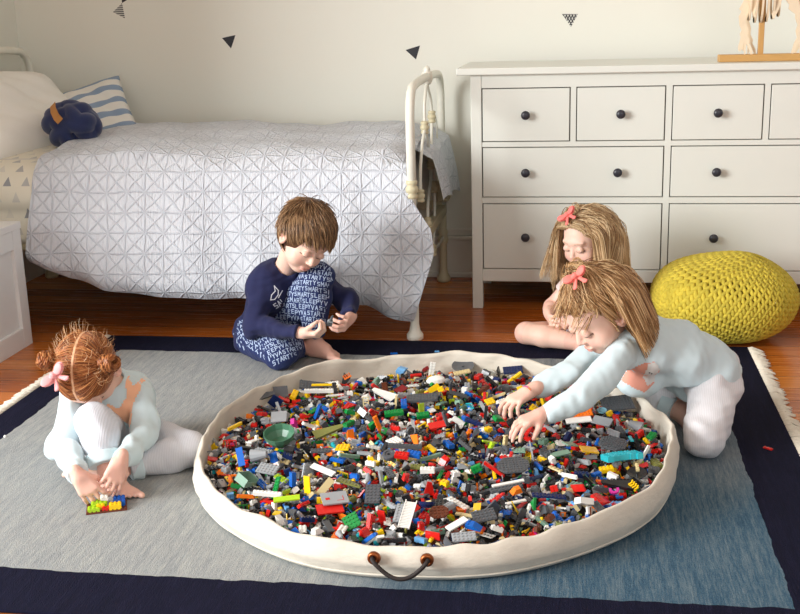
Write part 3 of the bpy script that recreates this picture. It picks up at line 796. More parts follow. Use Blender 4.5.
def g_wedge(a, b):
    X, Y = a*PT/2, b*PT/2
    v, f = q_box(-X, X, -Y, Y, 0, PH); v[[2, 6], 1] -= Y*1.2; v[[1, 5], 1] += Y*.0
    pr = [(v, f)]
    for i in range(a):
        for j in range(max(1, int(b*(1-.6*i/a)))): pr.append(q_prism(-X+PT*(i+.5), -Y+PT*(j+.5), .0027, PH, PH+.0019))
    return q_join(pr)
def g_round(h=3, r=.0042): return q_join([q_prism(0, 0, r, 0, h*PH, 10), q_prism(0, 0, .0027, h*PH, h*PH+.002, 6)])
def g_cone(r=.0085, h=.018): return q_join([q_prism(0, 0, r, 0, h, 12, r*.5), q_prism(0, 0, .0027, h, h+.002, 6)])
def q_lathe(prof, n=16):
    v = [(r*math.cos(2*PI*k/n), r*math.sin(2*PI*k/n), z) for r, z in prof for k in range(n)]
    f = [(i*n+k, i*n+(k+1) % n, (i+1)*n+(k+1) % n, (i+1)*n+k) for i in range(len(prof)-1) for k in range(n)]
    return np.array(v), np.array(f)
def g_wheel(r=.013, w=.011): return q_lathe([(r*.25, w*.35), (r*.55, w*.3), (r*.6, w*.5), (r*.92, w*.5), (r, w*.3), (r, -w*.3), (r*.92, -w*.5), (r*.6, -w*.5), (r*.55, -w*.3), (r*.25, -w*.35), (r*.25, w*.35)], 18)
def g_beam(n):
    L = n*PT/2; pr = [q_box(-L+PT/2, L-PT/2, -PT*.45, PT*.45, 0, PT*.9), q_prism(-L+PT/2, 0, PT*.45, 0, PT*.9, 10), q_prism(L-PT/2, 0, PT*.45, 0, PT*.9, 10)]
    for i in range(n): pr.append(q_lathe([(.0034, PT*.9), (.0034, PT*.93), (.0026, PT*.93), (.0024, PT*.9)], 8)); pr[-1][0][:, 0] += (i-(n-1)/2)*PT
    return q_join(pr)
def g_rod(L=.04, r=.0016): 
    v, f = q_prism(0, 0, r, -L/2, L/2, 8); return v[:, [2, 0, 1]]+V((0, 0, r)), f
def g_head(): return q_join([q_prism(0, 0, .0038, 0, .001, 10, .0052), q_prism(0, 0, .0052, .001, .0082, 10), q_prism(0, 0, .0052, .0082, .0092, 10, .0038), q_prism(0, 0, .0026, .0092, .0108, 6)])
def g_bracket(): return q_join([q_box(-PT, PT, -PT/2, PT/2, 0, PH), q_box(-PT, -PT+PH, -PT/2, PT/2, PH, PT*1.6), q_prism(PT/2, 0, .0027, PH, PH+.0019)])
def g_legs(): return q_join([q_box(-.0085, -.0005, -.004, .004, 0, .011), q_box(.0005, .0085, -.004, .004, 0, .011), q_box(-.0085, .0085, -.004, .004, .011, .014), q_box(-.0085, -.0005, -.008, -.004, 0, .004), q_box(.0005, .0085, -.008, -.004, 0, .004)])
def g_windscreen():
    v, f = q_box(-PT*1.5, PT*1.5, -PT, PT, 0, PT*1.4, (PT*1.2, -PT*.4, .002, -.002)); return v, f
def g_fence(): 
    pr = [q_box(-PT*2, PT*2, -.001, .001, 0, .0025), q_box(-PT*2, PT*2, -.001, .001, .015, .0175)]
    for i in range(5): pr.append(q_box(-PT*2+i*PT*.975, -PT*2+i*PT*.975+.002, -.001, .001, .0025, .015))
    return q_join(pr)

BCOL = {'black': (30, 31, 33), 'dark grey': (84, 87, 91), 'light grey': (158, 162, 165), 'red': (208, 34, 28), 'white': (238, 237, 230), 'blue': (22, 96, 186), 'yellow': (246, 202, 24), 'tan': (216, 198, 148),
        'green': (20, 136, 62), 'orange': (242, 122, 24), 'lime green': (170, 206, 40), 'brown': (104, 54, 34), 'navy blue': (26, 42, 88), 'sand green': (122, 156, 136), 'dark red': (128, 24, 30), 'magenta': (204, 52, 148),
        'light blue': (112, 172, 222), 'turquoise': (40, 178, 190), 'olive green': (122, 124, 66), 'gold': (226, 174, 40)}
BW = {'black': 22, 'dark grey': 18, 'light grey': 15, 'red': 14, 'white': 15, 'blue': 7.5, 'yellow': 6.5, 'tan': 4.5, 'green': 3.6, 'orange': 4, 'lime green': 1.6, 'brown': 2.2, 'navy blue': 2, 'dark red': 1.6, 'light blue': 1.2, 'magenta': .5, 'sand green': 1, 'olive green': 1, 'turquoise': .4}
bnames = list(BW); bprob = np.array([BW[k] for k in bnames]); bprob = bprob/bprob.sum()
BM = {}
def bmat(c):
    if c not in BM: BM[c] = plain('plastic_'+c.replace(' ', '_'), srgb(*BCOL[c]), .26, .03, 60)
    return BM[c]

def heap(x, y):
    r2 = ((x-BC[0])/(BRX*.97))**2+((y-BC[1])/(BRY*.97))**2
    return .064+.034*max(0, 1-r2)+.005*math.sin(x*17+y*9)+.005*math.sin(y*23-x*11)
def inside(x, y, k=.945): return ((x-BC[0])/BRX)**2+((y-BC[1])/BRY)**2 < k*k
def rot(yaw, tilt, az):
    return np.array(Matrix.Rotation(yaw, 3, 'Z') if tilt == 0 else Matrix.Rotation(tilt, 3, Vector((math.cos(az), math.sin(az), 0))) @ Matrix.Rotation(yaw, 3, 'Z'))

# ---- the heap of small pieces nobody could count
gens_small = [(lambda: g_brick(2, 1), 11), (lambda: g_brick(1, 1), 8), (lambda: g_brick(2, 2), 7), (lambda: g_brick(3, 1, 1), 7), (lambda: g_brick(2, 1, 1), 8), (lambda: g_brick(2, 2, 1), 6), (lambda: g_brick(4, 1, 1), 6), (lambda: g_brick(3, 2, 1), 4), (lambda: g_brick(4, 2, 1), 3),
              (lambda: g_brick(4, 1), 4), (lambda: g_brick(3, 1), 4), (lambda: g_tile(2, 1), 5), (lambda: g_tile(4, 1), 4), (lambda: g_slope(2, 1), 6), (lambda: g_slope(1, 2), 5), (lambda: g_slope(2, 2), 3), (lambda: g_round(), 5), (lambda: g_round(1), 4), (lambda: g_rod(random.uniform(.02, .06)), 7),
              (lambda: g_beam(3), 3), (lambda: g_beam(5), 3), (lambda: g_head(), 3), (lambda: g_bracket(), 5), (lambda: g_legs(), 4), (lambda: g_cone(.005, .009), 3), (lambda: g_wheel(.007, .006), 3), (lambda: g_windscreen(), 2), (lambda: g_fence(), 2)]
gw = np.array([w for _, w in gens_small], float); gw /= gw.sum()
AV, AF, AC, cnt = [], [], [], 0
NST = 6400
for i in range(NST):
    while True:
        x, y = BC[0]+RNG.uniform(-1, 1)*BRX, BC[1]+RNG.uniform(-1, 1)*BRY
        if inside(x, y, .968): break
    v, f = gens_small[RNG.choice(len(gens_small), p=gw)][0]()
    c = bnames[RNG.choice(len(bnames), p=bprob)]
    r = RNG.rand(); tilt = abs(RNG.normal(0, .38)) if r < .62 else (PI/2+RNG.normal(0, .3) if r < .88 else PI+RNG.normal(0, .3))
    M = rot(RNG.uniform(0, 2*PI), tilt, RNG.uniform(0, 2*PI))
    vc = v-V((0, 0, v[:, 2].max()/2))
    z = heap(x, y)-.006+RNG.uniform(-.016, .006)
    p = vc@M.T+V((x, y, z)); AV.append(p); AF.append(f+cnt); cnt += len(p)
    AC.append(np.tile(np.array(srgb(*BCOL[c]))*RNG.uniform(.88, 1.08), (len(p), 1)))
me = mesh_np('small_brick_heap', np.concatenate(AV), np.concatenate(AF), False); vcol(me, np.concatenate(AC))
ho = link('small_brick_heap', me, attr_mat('brick_plastic', .27))
tag(ho, 'heap of countless small mixed coloured toy bricks and pieces filling the canvas bag', 'toy brick heap', None, 'stuff')

# ---- pieces one can single out
placed = []      # (x, y, radius)
ITEMS = []       # dicts for labels
def add_piece(name, g, colour, x, y, yaw, tilt=0.0, az=0.0, lift=.004, mat=None, extra=None):
    v, f = g; zc = v[:, 2].max()/2; vc = v-V((0, 0, zc))
    me = mesh_np(name, vc, f, False); o = link(name, me, mat or bmat(colour))
    M = Matrix.Rotation(tilt, 3, Vector((math.cos(az), math.sin(az), 0))) @ Matrix.Rotation(yaw, 3, 'Z')
    hz = (np.abs(vc@np.array(M).T)[:, 2]).max()
    o.matrix_world = Matrix.Translation((x, y, heap(x, y)+lift+hz*.45)) @ M.to_4x4()
    rr = max(np.ptp(vc[:, 0]), np.ptp(vc[:, 1]))/2
    placed.append((x, y, rr)); return o
LAND = []
def special(px, py, name, g, colour, label, cat, yaw=0, tilt=0, az=0, lift=.006, mat=None, mark=None):
    p = atz(px, py, .10); p = atz(px, py, heap(p[0], p[1])+.008)
    if az == 0: tilt += 8
    o = add_piece(name, g, colour, p[0], p[1], R(yaw), R(tilt), R(az), lift+.006, mat)
    tag(o, label, cat, 'loose toy bricks in the play bag')
    if mark: LAND.append((px, py, mark))
    return o
def child_mesh(o, name, g, mat, off=(0, 0, 0)):
    v, f = g; c = link(name, mesh_np(name, v+V(off), f, False), mat); c.parent = o; return c

def g_octagon(a, b, cutx, studs=True):
    X, Y = a*PT/2, b*PT/2; cx = cutx*PT
    poly = [(-X+cx, -Y), (X-cx, -Y), (X, -Y+cx), (X, Y-cx), (X-cx, Y), (-X+cx, Y), (-X, Y-cx), (-X, -Y+cx)]
    n = 8; v = [(x, y, 0) for x, y in poly]+[(x, y, PH) for x, y in poly]; f = [(i, (i+1) % n, n+(i+1) % n, n+i) for i in range(n)]
    for i in range(1, n-2, 2): f += [(n, n+i, n+i+1, n+i+2), (0, i+2, i+1, i)]
    pr = [(np.array(v), np.array(f))]
    for i in range(a):
        for j in range(b):
            x, y = (i-(a-1)/2)*PT, (j-(b-1)/2)*PT
            if abs(x)+abs(y) < X+Y-cx-PT*.35: pr.append(q_prism(x, y, .0027, PH, PH+.0019))
    return q_join(pr)
def g_arc(n=5, w=3, h=2):
    """long plate whose ends are stepped back, like a curved hull"""
    pr = []
    for i in range(n):
        t = (i-(n-1)/2)/((n-1)/2); off = -(t*t)*PT*1.1
        pr.append(q_box((i-n/2)*PT*2*.9, (i+1-n/2)*PT*2*.9, off-w*PT/2, off+w*PT/2, 0, h*PH))
        for j in range(w):
            for k in range(2): pr.append(q_prism((i-n/2+.27+.46*k)*PT*1.8, off+(j-(w-1)/2)*PT, .0027, h*PH, h*PH+.0019))
    return q_join(pr)
def g_bowl(r=.03, h=.02): return q_lathe([(r*.35, 0), (r*.6, .002), (r*.9, h*.55), (r, h), (r*.95, h), (r*.85, h*.55), (r*.55, .005), (.0001, .004)], 12)
def g_dish(r=.02): return q_lathe([(.0001, .0015), (r*.5, .003), (r, .0075), (r, .0085), (r*.5, .0045), (.003, .0035), (.003, .008), (.0001, .008)], 20)
def g_tray(a=4, b=3, h=.014):
    X, Y = a*PT/2, b*PT/2; t = .0016
    return q_join([q_box(-X, X, -Y, Y, 0, t), q_box(-X, -X+t, -Y, Y, t, h), q_box(X-t, X, -Y, Y, t, h*.6), q_box(-X, X, -Y, -Y+t, t, h), q_box(-X, X, Y-t, Y, t, h)])
def g_tri(L=.02):
    v, f = q_box(-L/2, L/2, -.003, .003, 0, L, (L/2-.001, -L/2+.001, 0, 0)); return v, f
def g_ladder(n=8, w=2):
    pr = [q_box(-n*PT/2, n*PT/2, -w*PT/2, -w*PT/2+.002, 0, .004), q_box(-n*PT/2, n*PT/2, w*PT/2-.002, w*PT/2, 0, .004)]
    for i in range(n*2-1): pr.append(q_box(-n*PT/2+(i+.3)*PT/2, -n*PT/2+(i+.75)*PT/2, -w*PT/2, w*PT/2, .0005, .0035))
    return q_join(pr)
def g_grip():
    pr = [q_box(-.012, .012, -.002, .002, 0, .004)]
    for i in range(4): pr.append(q_box(-.012+i*.0065, -.009+i*.0065, -.002, .009, .002, .006)); pr.append(q_box(-.012+i*.0065, -.009+i*.0065, .008, .011, .002, .012))
    return q_join(pr)
def g_hull():
    X, Y = .034, .014
    v, f = q_box(-X, X, -Y, Y, 0, .009, (-.008, .006, -.003, .003)); v[[1, 2, 5, 6], 1] *= .35; return v, f
def g_shoe():
    pts = []; 
    for a in np.linspace(-.4, PI+.4, 9): pts.append((math.cos(a)*.009, math.sin(a)*.009))
    pr = []
    for i in range(8):
        a, b = V(pts[i]), V(pts[i+1]); n = nrm((a+b)/2)*.003
        v = [(*(a-n), 0), (*(a+n), 0), (*(b+n), 0), (*(b-n), 0), (*(a-n), .006), (*(a+n), .006), (*(b+n), .006), (*(b-n), .006)]
        pr.append((np.array(v), q_box(0, 1, 0, 1, 0, 1)[1]))
    return q_join(pr)
def g_cockpit():
    v, f = q_lathe([(.024, 0), (.024, .004), (.020, .012), (.011, .017), (.0001, .018)], 14); v[:, 0] *= 1.25; v[:, 1] *= .62; return v, f
M_clear = plain('pale_blue_clear_plastic', srgb(150, 200, 214), .1, .02); M_clear.node_tree.nodes['Principled BSDF'].inputs['Transmission Weight'].default_value = .6
S = special
S(513, 469, 'toy_plate', g_octagon(9, 7, 2.2), 'dark grey', 'dark grey studded octagonal plate lying flat in the middle of the heap', 'toy plate', 12, 6, 0, mark='dark grey octagonal plate')
S(613, 447, 'toy_plate', g_octagon(9, 8, 3), 'dark grey', 'dark grey studded wedge-cut plate lying behind the turquoise hull piece', 'toy plate', 30, 10, 40, mark='dark grey wedge-cut plate')
S(620, 464, 'toy_hull_piece', g_arc(6, 5, 4), 'turquoise', 'turquoise curved hull piece, the brightest blue-green piece in the heap', 'toy brick', 24, 12, 200, .012, mark='turquoise hull piece')
S(579, 418, 'toy_plate', g_brick(8, 4, 1), 'orange', 'orange studded plate lying on a white one near the reaching sleeve', 'toy plate', 12, 8, 0, .012, mark='orange plate')
S(578, 422, 'toy_plate', g_tile(8, 4, 1), 'white', 'white flat plate directly under the orange studded plate', 'toy plate', 12, 8, 0, .003)
S(602, 424, 'toy_plate', g_tile(6, 4, 1), 'light grey', 'light grey flat tile carrying a small clear blue dish', 'toy plate', -20, 6, 0, .004)
S(602, 418, 'toy_dish', g_bowl(.013, .01), 'light blue', 'small clear blue dish on a light grey tile', 'toy dish', 0, 8, 0, .014, M_clear)
S(635, 428, 'toy_cone', g_cone(.016, .036), 'light grey', 'light grey plastic cone lying on its side by the bag rim', 'toy cone', 0, 75, 250, .006, mark='light grey cone')
S(589, 453, 'toy_plate', g_tile(5, 4, 1), 'gold', 'golden yellow flat plate beside the dark grey wedge-cut plate', 'toy plate', 15, 10, 90, mark='golden plate')
S(570, 448, 'toy_plate', g_tile(4, 3, 1), 'sand green', 'pale sand green flat plate behind the golden plate', 'toy plate', 40, 16, 120, .010)
S(560, 456, 'toy_plate', g_tile(6, 2, 1), 'sand green', 'narrow sand green plate in front of the pale sand green flat plate', 'toy plate', 30, 14, 20)
S(637, 476, 'toy_dish', g_dish(.024), 'black', 'black round radar dish with a tan brick on it', 'toy dish', 0, 8, 0, mark='black radar dish')
S(637, 473, 'toy_brick', g_brick(3, 1), 'tan', 'tan brick resting on the black radar dish', 'toy brick', 95, 6, 0, .014)
S(584, 513, 'toy_tray', g_tray(4, 3), 'white', 'white open box piece by the front rim, tilted toward the bag handle', 'toy box', 35, 32, 180, .012, mark='white open box piece')
S(601, 506, 'toy_slope', g_slope(4, 4, 2), 'red', 'red triangular roof wedge beside the white open box piece', 'toy brick', 50, 20, 60, .008, mark='red roof wedge')
S(534, 511, 'toy_fin_piece', g_tri(.026), 'green', 'green upright triangular fin near the front rim', 'toy fin', -70, 18, 40, .006, mark='green triangular fin')
S(614, 495, 'toy_horseshoe', g_shoe(), 'magenta', 'magenta horseshoe-shaped piece in front of the black radar dish', 'toy piece', 190, 20, 0, .008)
S(516, 494, 'toy_windscreen', g_windscreen(), 'orange', 'orange red clear windscreen in front of the dark grey octagonal plate', 'toy windscreen', 30, 8, 0, .008)
S(632, 494, 'toy_gripper', g_grip(), 'yellow', 'yellow claw piece close to the front rim on the pouf side', 'toy claw', -50, 20, 0, .010, mark='yellow claw')
S(508, 488, 'toy_beam', g_tile(9, 1, 1), 'white', 'long thin white bar over a dark beam in front of the octagonal plate', 'toy beam', 22, 4, 0, .012)
S(506, 490, 'toy_beam', g_brick(9, 2, 1), 'dark grey', 'long dark grey plate below the thin white bar', 'toy beam', 22, 4, 0, .005)
S(549, 500, 'toy_plate', g_brick(9, 2, 1), 'navy blue', 'long navy blue studded plate behind the green triangular fin', 'toy plate', 10, 8, 60)
S(618, 487, 'toy_hull_piece', g_hull(), 'black', 'long black boat hull in front of the turquoise hull piece', 'toy brick', 172, 6, 0, .006)
S(617, 408, 'toy_plate', g_brick(10, 7, 1), 'dark grey', 'biggest dark grey studded plate, by the bag rim under the leaning girl', 'toy plate', 14, 12, 0, .012, mark='biggest dark grey plate')
S(280, 445, 'toy_bowl', g_bowl(.042, .034), 'sand green', 'dark sand green bowl standing in the heap', 'toy bowl', 0, 7, 0, .012, plain('plastic_bowl_green', srgb(74, 118, 92), .3, .04), 'green bowl')
S(260, 461, 'toy_cone', g_cone(.018, .04), 'light grey', 'light grey ribbed cup lying on its side in front of the green bowl', 'toy cone', 0, 80, 90, .006, mark='light grey cup')
S(247, 486, 'toy_bracket_piece', g_tray(4, 5, .022), 'sand green', 'sand green open slope piece by the rim near the girl with hair buns', 'toy bracket', -25, 30, 100, .012, mark='sand green slope piece')
S(335, 507, 'toy_plate', g_tile(7, 5, 1), 'light grey', 'light grey wing plate with a red printed mark, tilted near the front rim', 'toy plate', 24, 14, 30, .016, mark='light grey wing plate')
S(330, 512, 'toy_plate', g_tile(7, 4, 1), 'red', 'red plate half hidden under the light grey wing plate', 'toy plate', 24, 14, 30, .006)
S(268, 473, 'toy_hull_piece', g_brick(6, 4, 1), 'light grey', 'light grey studded plate in front of the light grey cup', 'toy plate', -12, 10, 0, .008)
S(350, 488, 'toy_wing_piece', g_wedge(7, 3), 'olive green', 'olive green studded wing in the middle front of the heap', 'toy wing', -10, 10, 90, .010, mark='olive green wing')
S(329, 436, 'toy_wing_piece', g_hull(), 'olive green', 'olive green rounded pod on the bed side of the green bowl', 'toy pod', 30, 14, 0, .010, mark='olive green pod')
S(287, 506, 'toy_plate', g_tile(7, 2, 1), 'lime green', 'pale lime green bar lying near the front rim', 'toy plate', 14, 8, 0, .010, mark='lime green bar')
S(268, 500, 'toy_beam', g_brick(8, 1), 'white', 'long white brick lying beside the pale lime green bar', 'toy beam', -4, 8, 0, .010)
S(279, 421, 'toy_plate', g_tile(5, 5, 1), 'light grey', 'light grey square tile on the bed side of the green bowl', 'toy plate', 10, 12, 0, .010, mark='light grey square tile')
S(373, 503, 'toy_plate', g_brick(4, 6, 1), 'dark grey', 'dark grey studded plate tilted up toward the front rim', 'toy plate', 4, 22, 0, .014, mark='tilted dark grey plate')
S(281, 398, 'toy_panel_piece', g_tile(5, 4, 1), 'dark grey', 'dark grey panel standing up by the bag rim near the boy', 'toy panel', 20, 50, 20, .012)
S(262, 402, 'toy_panel_piece', g_hull(), 'dark grey', 'dark grey curved hull leaning on the bag rim near the boy', 'toy panel', 30, 35, 20, .010)
S(319, 395, 'toy_beam', g_brick(10, 1), 'white', 'long white brick with a yellow one on top, close to the boy', 'toy beam', 4, 5, 0, .010, mark='long white beam')
S(322, 391, 'toy_beam', g_tile(7, 1), 'yellow', 'yellow bar lying on the long white brick close to the boy', 'toy beam', 4, 5, 0, .018)
S(348, 382, 'toy_claw', g_grip(), 'orange', 'bright orange claw piece near the boy and the back rim', 'toy claw', 30, 60, 0, .012, mark='orange claw')
S(314, 386, 'toy_hull_piece', g_wedge(10, 5), 'dark grey', 'large dark grey wedge plate at the back rim near the boy', 'toy plate', 8, 10, 0, .008, mark='large dark grey wedge plate')
S(241, 466, 'toy_plate', g_tile(2, 6, 1), 'blue', 'blue bar leaning beside the light grey cup', 'toy plate', 20, 35, 0, .012)
S(422, 403, 'toy_plate', g_brick(10, 4, 2), 'dark grey', 'long dark grey studded plate with a blue brick at one end', 'toy plate', 10, 5, 0, .014, mark='long dark grey plate')
S(404, 407, 'toy_brick', g_brick(4, 2), 'blue', 'blue brick at the end of the long dark grey studded plate', 'toy brick', 100, 5, 0, .008)
S(394, 417, 'toy_plate', g_brick(6, 2), 'green', 'green ridged plate in front of the long dark grey studded plate', 'toy plate', 15, 8, 0, .010, mark='green ridged plate')
S(423, 419, 'toy_cylinder', g_brick(4, 2), 'green', 'green brick between the green ridged plate and the reaching hands', 'toy brick', 15, 12, 0, .010)
S(402, 372, 'toy_panel_piece', g_slope(4, 3, 3), 'light blue', 'light blue curved slope near the back rim of the bag', 'toy brick', 70, 20, 0, .010, mark='light blue slope')
S(436, 383, 'toy_cockpit', g_cockpit(), 'white', 'white domed cockpit piece behind the long dark grey studded plate', 'toy cockpit', 10, 10, 0, .010, mark='white cockpit')
S(462, 375, 'toy_plate', g_brick(6, 2, 1), 'tan', 'tan studded plate behind the white cockpit piece on the pouf side', 'toy plate', 20, 12, 0, .008)
S(463, 367, 'toy_dish', g_dish(.036), 'dark grey', 'large dark grey dish by the back rim of the bag', 'toy dish', 0, 10, 0, .008, mark='large dark grey dish')
S(513, 374, 'toy_plate', g_brick(7, 4, 1), 'navy blue', 'navy blue studded plate near the back rim beside the far sleeve', 'toy plate', 10, 12, 0, .010, mark='navy blue plate')
S(437, 429, 'toy_slope', g_tile(5, 3), 'red', 'red smooth block in the middle of the heap toward the reaching hands', 'toy brick', 20, 10, 0, .010, mark='red smooth block')
S(405, 450, 'toy_beam', g_brick(10, 1), 'dark grey', 'long dark grey narrow brick in the very middle of the heap', 'toy beam', -1, 5, 0, .010, mark='long dark grey beam')
S(402, 460, 'toy_brick', g_brick(4, 2), 'red', 'red two-by-four brick in front of the long dark grey narrow brick', 'toy brick', -8, 10, 0, .010)
S(414, 459, 'toy_brick', g_brick(4, 2), 'blue', 'blue two-by-four brick beside the red one in front of the long narrow brick', 'toy brick', -12, 10, 0, .010)
S(389, 459, 'toy_wheel_piece', g_wheel(.017, .012), 'dark grey', 'dark grey wheel lying flat beside the red two-by-four brick', 'toy wheel', 0, 14, 0, .008)
S(401, 392, 'toy_plate', g_tile(4, 3), 'dark red', 'dark red smooth block behind the long dark grey studded plate', 'toy brick', 50, 12, 0, .010)
S(384, 398, 'toy_slope', g_hull(), 'white', 'white hull wedge on the boy side of the dark red smooth block', 'toy brick', 150, 10, 0, .010)
S(408, 533, 'toy_ladder_piece', g_ladder(9, 3), 'white', 'long white grille ladder lying against the front rim above the handle', 'toy ladder', 84, 16, 0, .026, mark='white grille ladder')
S(427, 511, 'toy_dish', g_bowl(.02, .014), 'navy blue', 'small navy blue bowl-shaped piece above the bag handle', 'toy dish', 0, 24, 180, .010, mark='small navy bowl piece')
S(439, 518, 'toy_rock', g_octagon(5, 4, 1.2, True), 'brown', 'brown grey rock piece beside the small navy bowl-shaped piece', 'toy brick', 10, 14, 0, .010)
S(399, 519, 'toy_beam', g_brick(6, 2, 1), 'light grey', 'light grey studded bar beside the white grille ladder', 'toy beam', 86, 14, 0, .010)
S(457, 533, 'toy_plate', g_tile(6, 2, 1), 'white', 'white smooth bar near the front rim on the pouf side of the handle', 'toy plate', 45, 8, 0, .010, mark='white smooth bar')
S(484, 524, 'toy_plate', g_brick(6, 4, 1), 'dark grey', 'dark grey studded plate beside a blue slope near the front rim', 'toy plate', 20, 12, 0, .010, mark='dark grey front plate')
S(464, 542, 'toy_plate', g_brick(6, 3, 1), 'light grey', 'light grey studded plate tucked against the front rim', 'toy plate', 12, 10, 0, .008)
S(474, 534, 'toy_slope', g_slope(4, 2), 'blue', 'blue slope brick in front of the dark grey plate by the front rim', 'toy brick', -15, 10, 0, .010)
S(323, 474, 'toy_beam', g_tile(8, 2, 1), 'white', 'white smooth beam on the bed side of the olive green wing', 'toy beam', -28, 8, 0, .012)
S(490, 405, 'toy_plate', g_brick(3, 3, 1), 'yellow', 'yellow plate just beside the far reaching hand', 'toy plate', 30, 10, 0, .010)
S(484, 414, 'toy_beam', g_beam(7), 'light grey', 'light grey rounded beam pointing at the reaching hands', 'toy beam', 115, 10, 0, .010)
S(533, 418, 'toy_plate', g_wedge(5, 5), 'sand green', 'sand green wedge plate between the two reaching wrists', 'toy plate', 10, 12, 0, .008)
S(538, 399, 'toy_hull_piece', g_hull(), 'red', 'red hull wedge between the two reaching forearms', 'toy brick', 160, 10, 0, .008)
# printed mark of the wing plate
wp = [o for o in bpy.data.objects if o.get('label', '').startswith('light grey wing plate')][0]
child_mesh(wp, 'printed_mark', q_join([q_box(-.022, -.012, -.006, .002, 0, .0003), q_box(.004, .02, -.012, -.0105, 0, .0003), q_box(.0185, .02, -.012, .004, 0, .0003)]), bmat('red'), (0, 0, .0018))

generic = [('toy_brick', lambda: g_brick(4, 2), 'two-by-four brick', 26), ('toy_brick', lambda: g_brick(3, 2), 'two-by-three brick', 24), ('toy_brick', lambda: g_brick(2, 2), 'two-by-two brick', 34), ('toy_brick', lambda: g_brick(4, 1), 'one-by-four brick', 26), ('toy_brick', lambda: g_brick(6, 1), 'one-by-six brick', 20), ('toy_brick', lambda: g_brick(3, 1), 'one-by-three brick', 24),
           ('toy_plate', lambda: g_brick(4, 2, 1), 'thin two-by-four plate', 24), ('toy_plate', lambda: g_brick(6, 2, 1), 'thin two-by-six plate', 22), ('toy_plate', lambda: g_brick(4, 4, 1), 'square studded plate', 9), ('toy_tile', lambda: g_tile(4, 2, 1), 'smooth flat tile', 18), ('toy_tile', lambda: g_tile(6, 1, 1), 'smooth narrow tile', 20),
           ('toy_slope', lambda: g_slope(3, 2), 'sloped roof brick', 24), ('toy_slope', lambda: g_slope(2, 3), 'wide sloped brick', 16), ('toy_beam', lambda: g_beam(7), 'holed rounded beam', 16), ('toy_beam', lambda: g_beam(5), 'short rounded beam', 12), ('toy_wheel_piece', lambda: g_wheel(.012, .009), 'small wheel', 12), ('toy_fence', lambda: g_fence(), 'fence piece', 8), ('toy_cone', lambda: g_cone(.008, .017), 'small cone', 8), ('toy_bracket_piece', lambda: g_legs(), 'pair of figure legs', 12), ('toy_windscreen', lambda: g_windscreen(), 'windscreen wedge', 9), ('toy_wing_piece', lambda: g_wedge(4, 3), 'wedge wing plate', 14)]
def pix(p):
    d = V(p)-CAM; z = d@_fw; return 400+CF*(d@_r2)/z, 307-CF*(d@_u2)/z
wsum = sum(w for *_, w in generic); gp = np.array([w for *_, w in generic], float)/wsum
todo, tries = 400, 0
seen = []
while todo and tries < 60000:
    tries += 1
    x, y = BC[0]+RNG.uniform(-1, 1)*BRX, BC[1]+RNG.uniform(-1, 1)*BRY
    if not inside(x, y, .935): continue
    if any((x-a)**2+(y-b)**2 < (max(.014, .75*r)+.015)**2 for a, b, r in placed): continue
    k = RNG.choice(len(generic), p=gp); nm, gen, desc, _ = generic[k]
    c = bnames[RNG.choice(len(bnames), p=bprob)]
    if nm == 'toy_wheel_piece': c = 'black' if RNG.rand() < .6 else 'dark grey'
    r = RNG.rand()
    tilt = abs(RNG.normal(0, .3)) if r < .72 else PI/2+RNG.normal(0, .2)
    o = add_piece(nm, gen(), c, x, y, RNG.uniform(0, 2*PI), tilt, RNG.uniform(0, 2*PI), .004)
    px, py = pix(o.matrix_world.translation); seen.append((o, c, desc, nm, px, py)); todo -= 1
# labels: colour, kind and the nearest thing one can find
from collections import defaultdict
bk = defaultdict(list)
for o, c, desc, nm, px, py in seen:
    best = min(LAND, key=lambda L: (L[0]-px)**2+((L[1]-py)*1.9)**2)
    dx, dy = px-best[0], (py-best[1])*1.9
    side = ('on its pouf side' if dx > 0 else 'on its girl-with-buns side') if abs(dx) > abs(dy) else ('on its bag-handle side' if dy > 0 else 'on its bed side')
    bk[(c, desc, best[2], side)].append((dx*dx+dy*dy, o, nm))
ordn = ['', 'second nearest ', 'third nearest ', 'fourth nearest ', 'fifth nearest ']
for (c, desc, mark, side), L in bk.items():
    L.sort(key=lambda q: q[0])
    for i, (_, o, nm) in enumerate(L):
        tag(o, ordn[i]+c+' '+desc+' near the '+mark+', '+side, 'toy '+nm[4:].replace('_', ' '), 'loose toy bricks in the play bag')
print('individual bricks', len(seen))

# ---- loose pieces on the rug
RZ = .008
def loose(px, py, name, g, c, label, cat, yaw=0, z0=RZ, grp=None):
    p = atz(px, py, z0); v, f = g; o = link(name, mesh_np(name, v, f, False), bmat(c)); o.location = (p[0], p[1], z0); o.rotation_euler = (0, 0, R(yaw)); tag(o, label, cat, grp); return o
loose(768, 449, 'toy_brick', g_brick(3, 1, 1), 'red', 'small red piece lying alone on the navy border of the rug', 'toy brick', -40)
loose(5, 437, 'toy_brick', g_round(1), 'white', 'tiny white piece lying on the navy border near the cabinet', 'toy brick', 0)
loose(394, 354, 'toy_brick', g_brick(3, 1, 1), 'blue', 'small blue piece on the navy border behind the play bag near the foot', 'toy brick', 10)
loose(437, 352, 'toy_brick', g_brick(2, 1, 1), 'light blue', 'small light blue piece on the navy border behind the middle of the play bag', 'toy brick', 10)
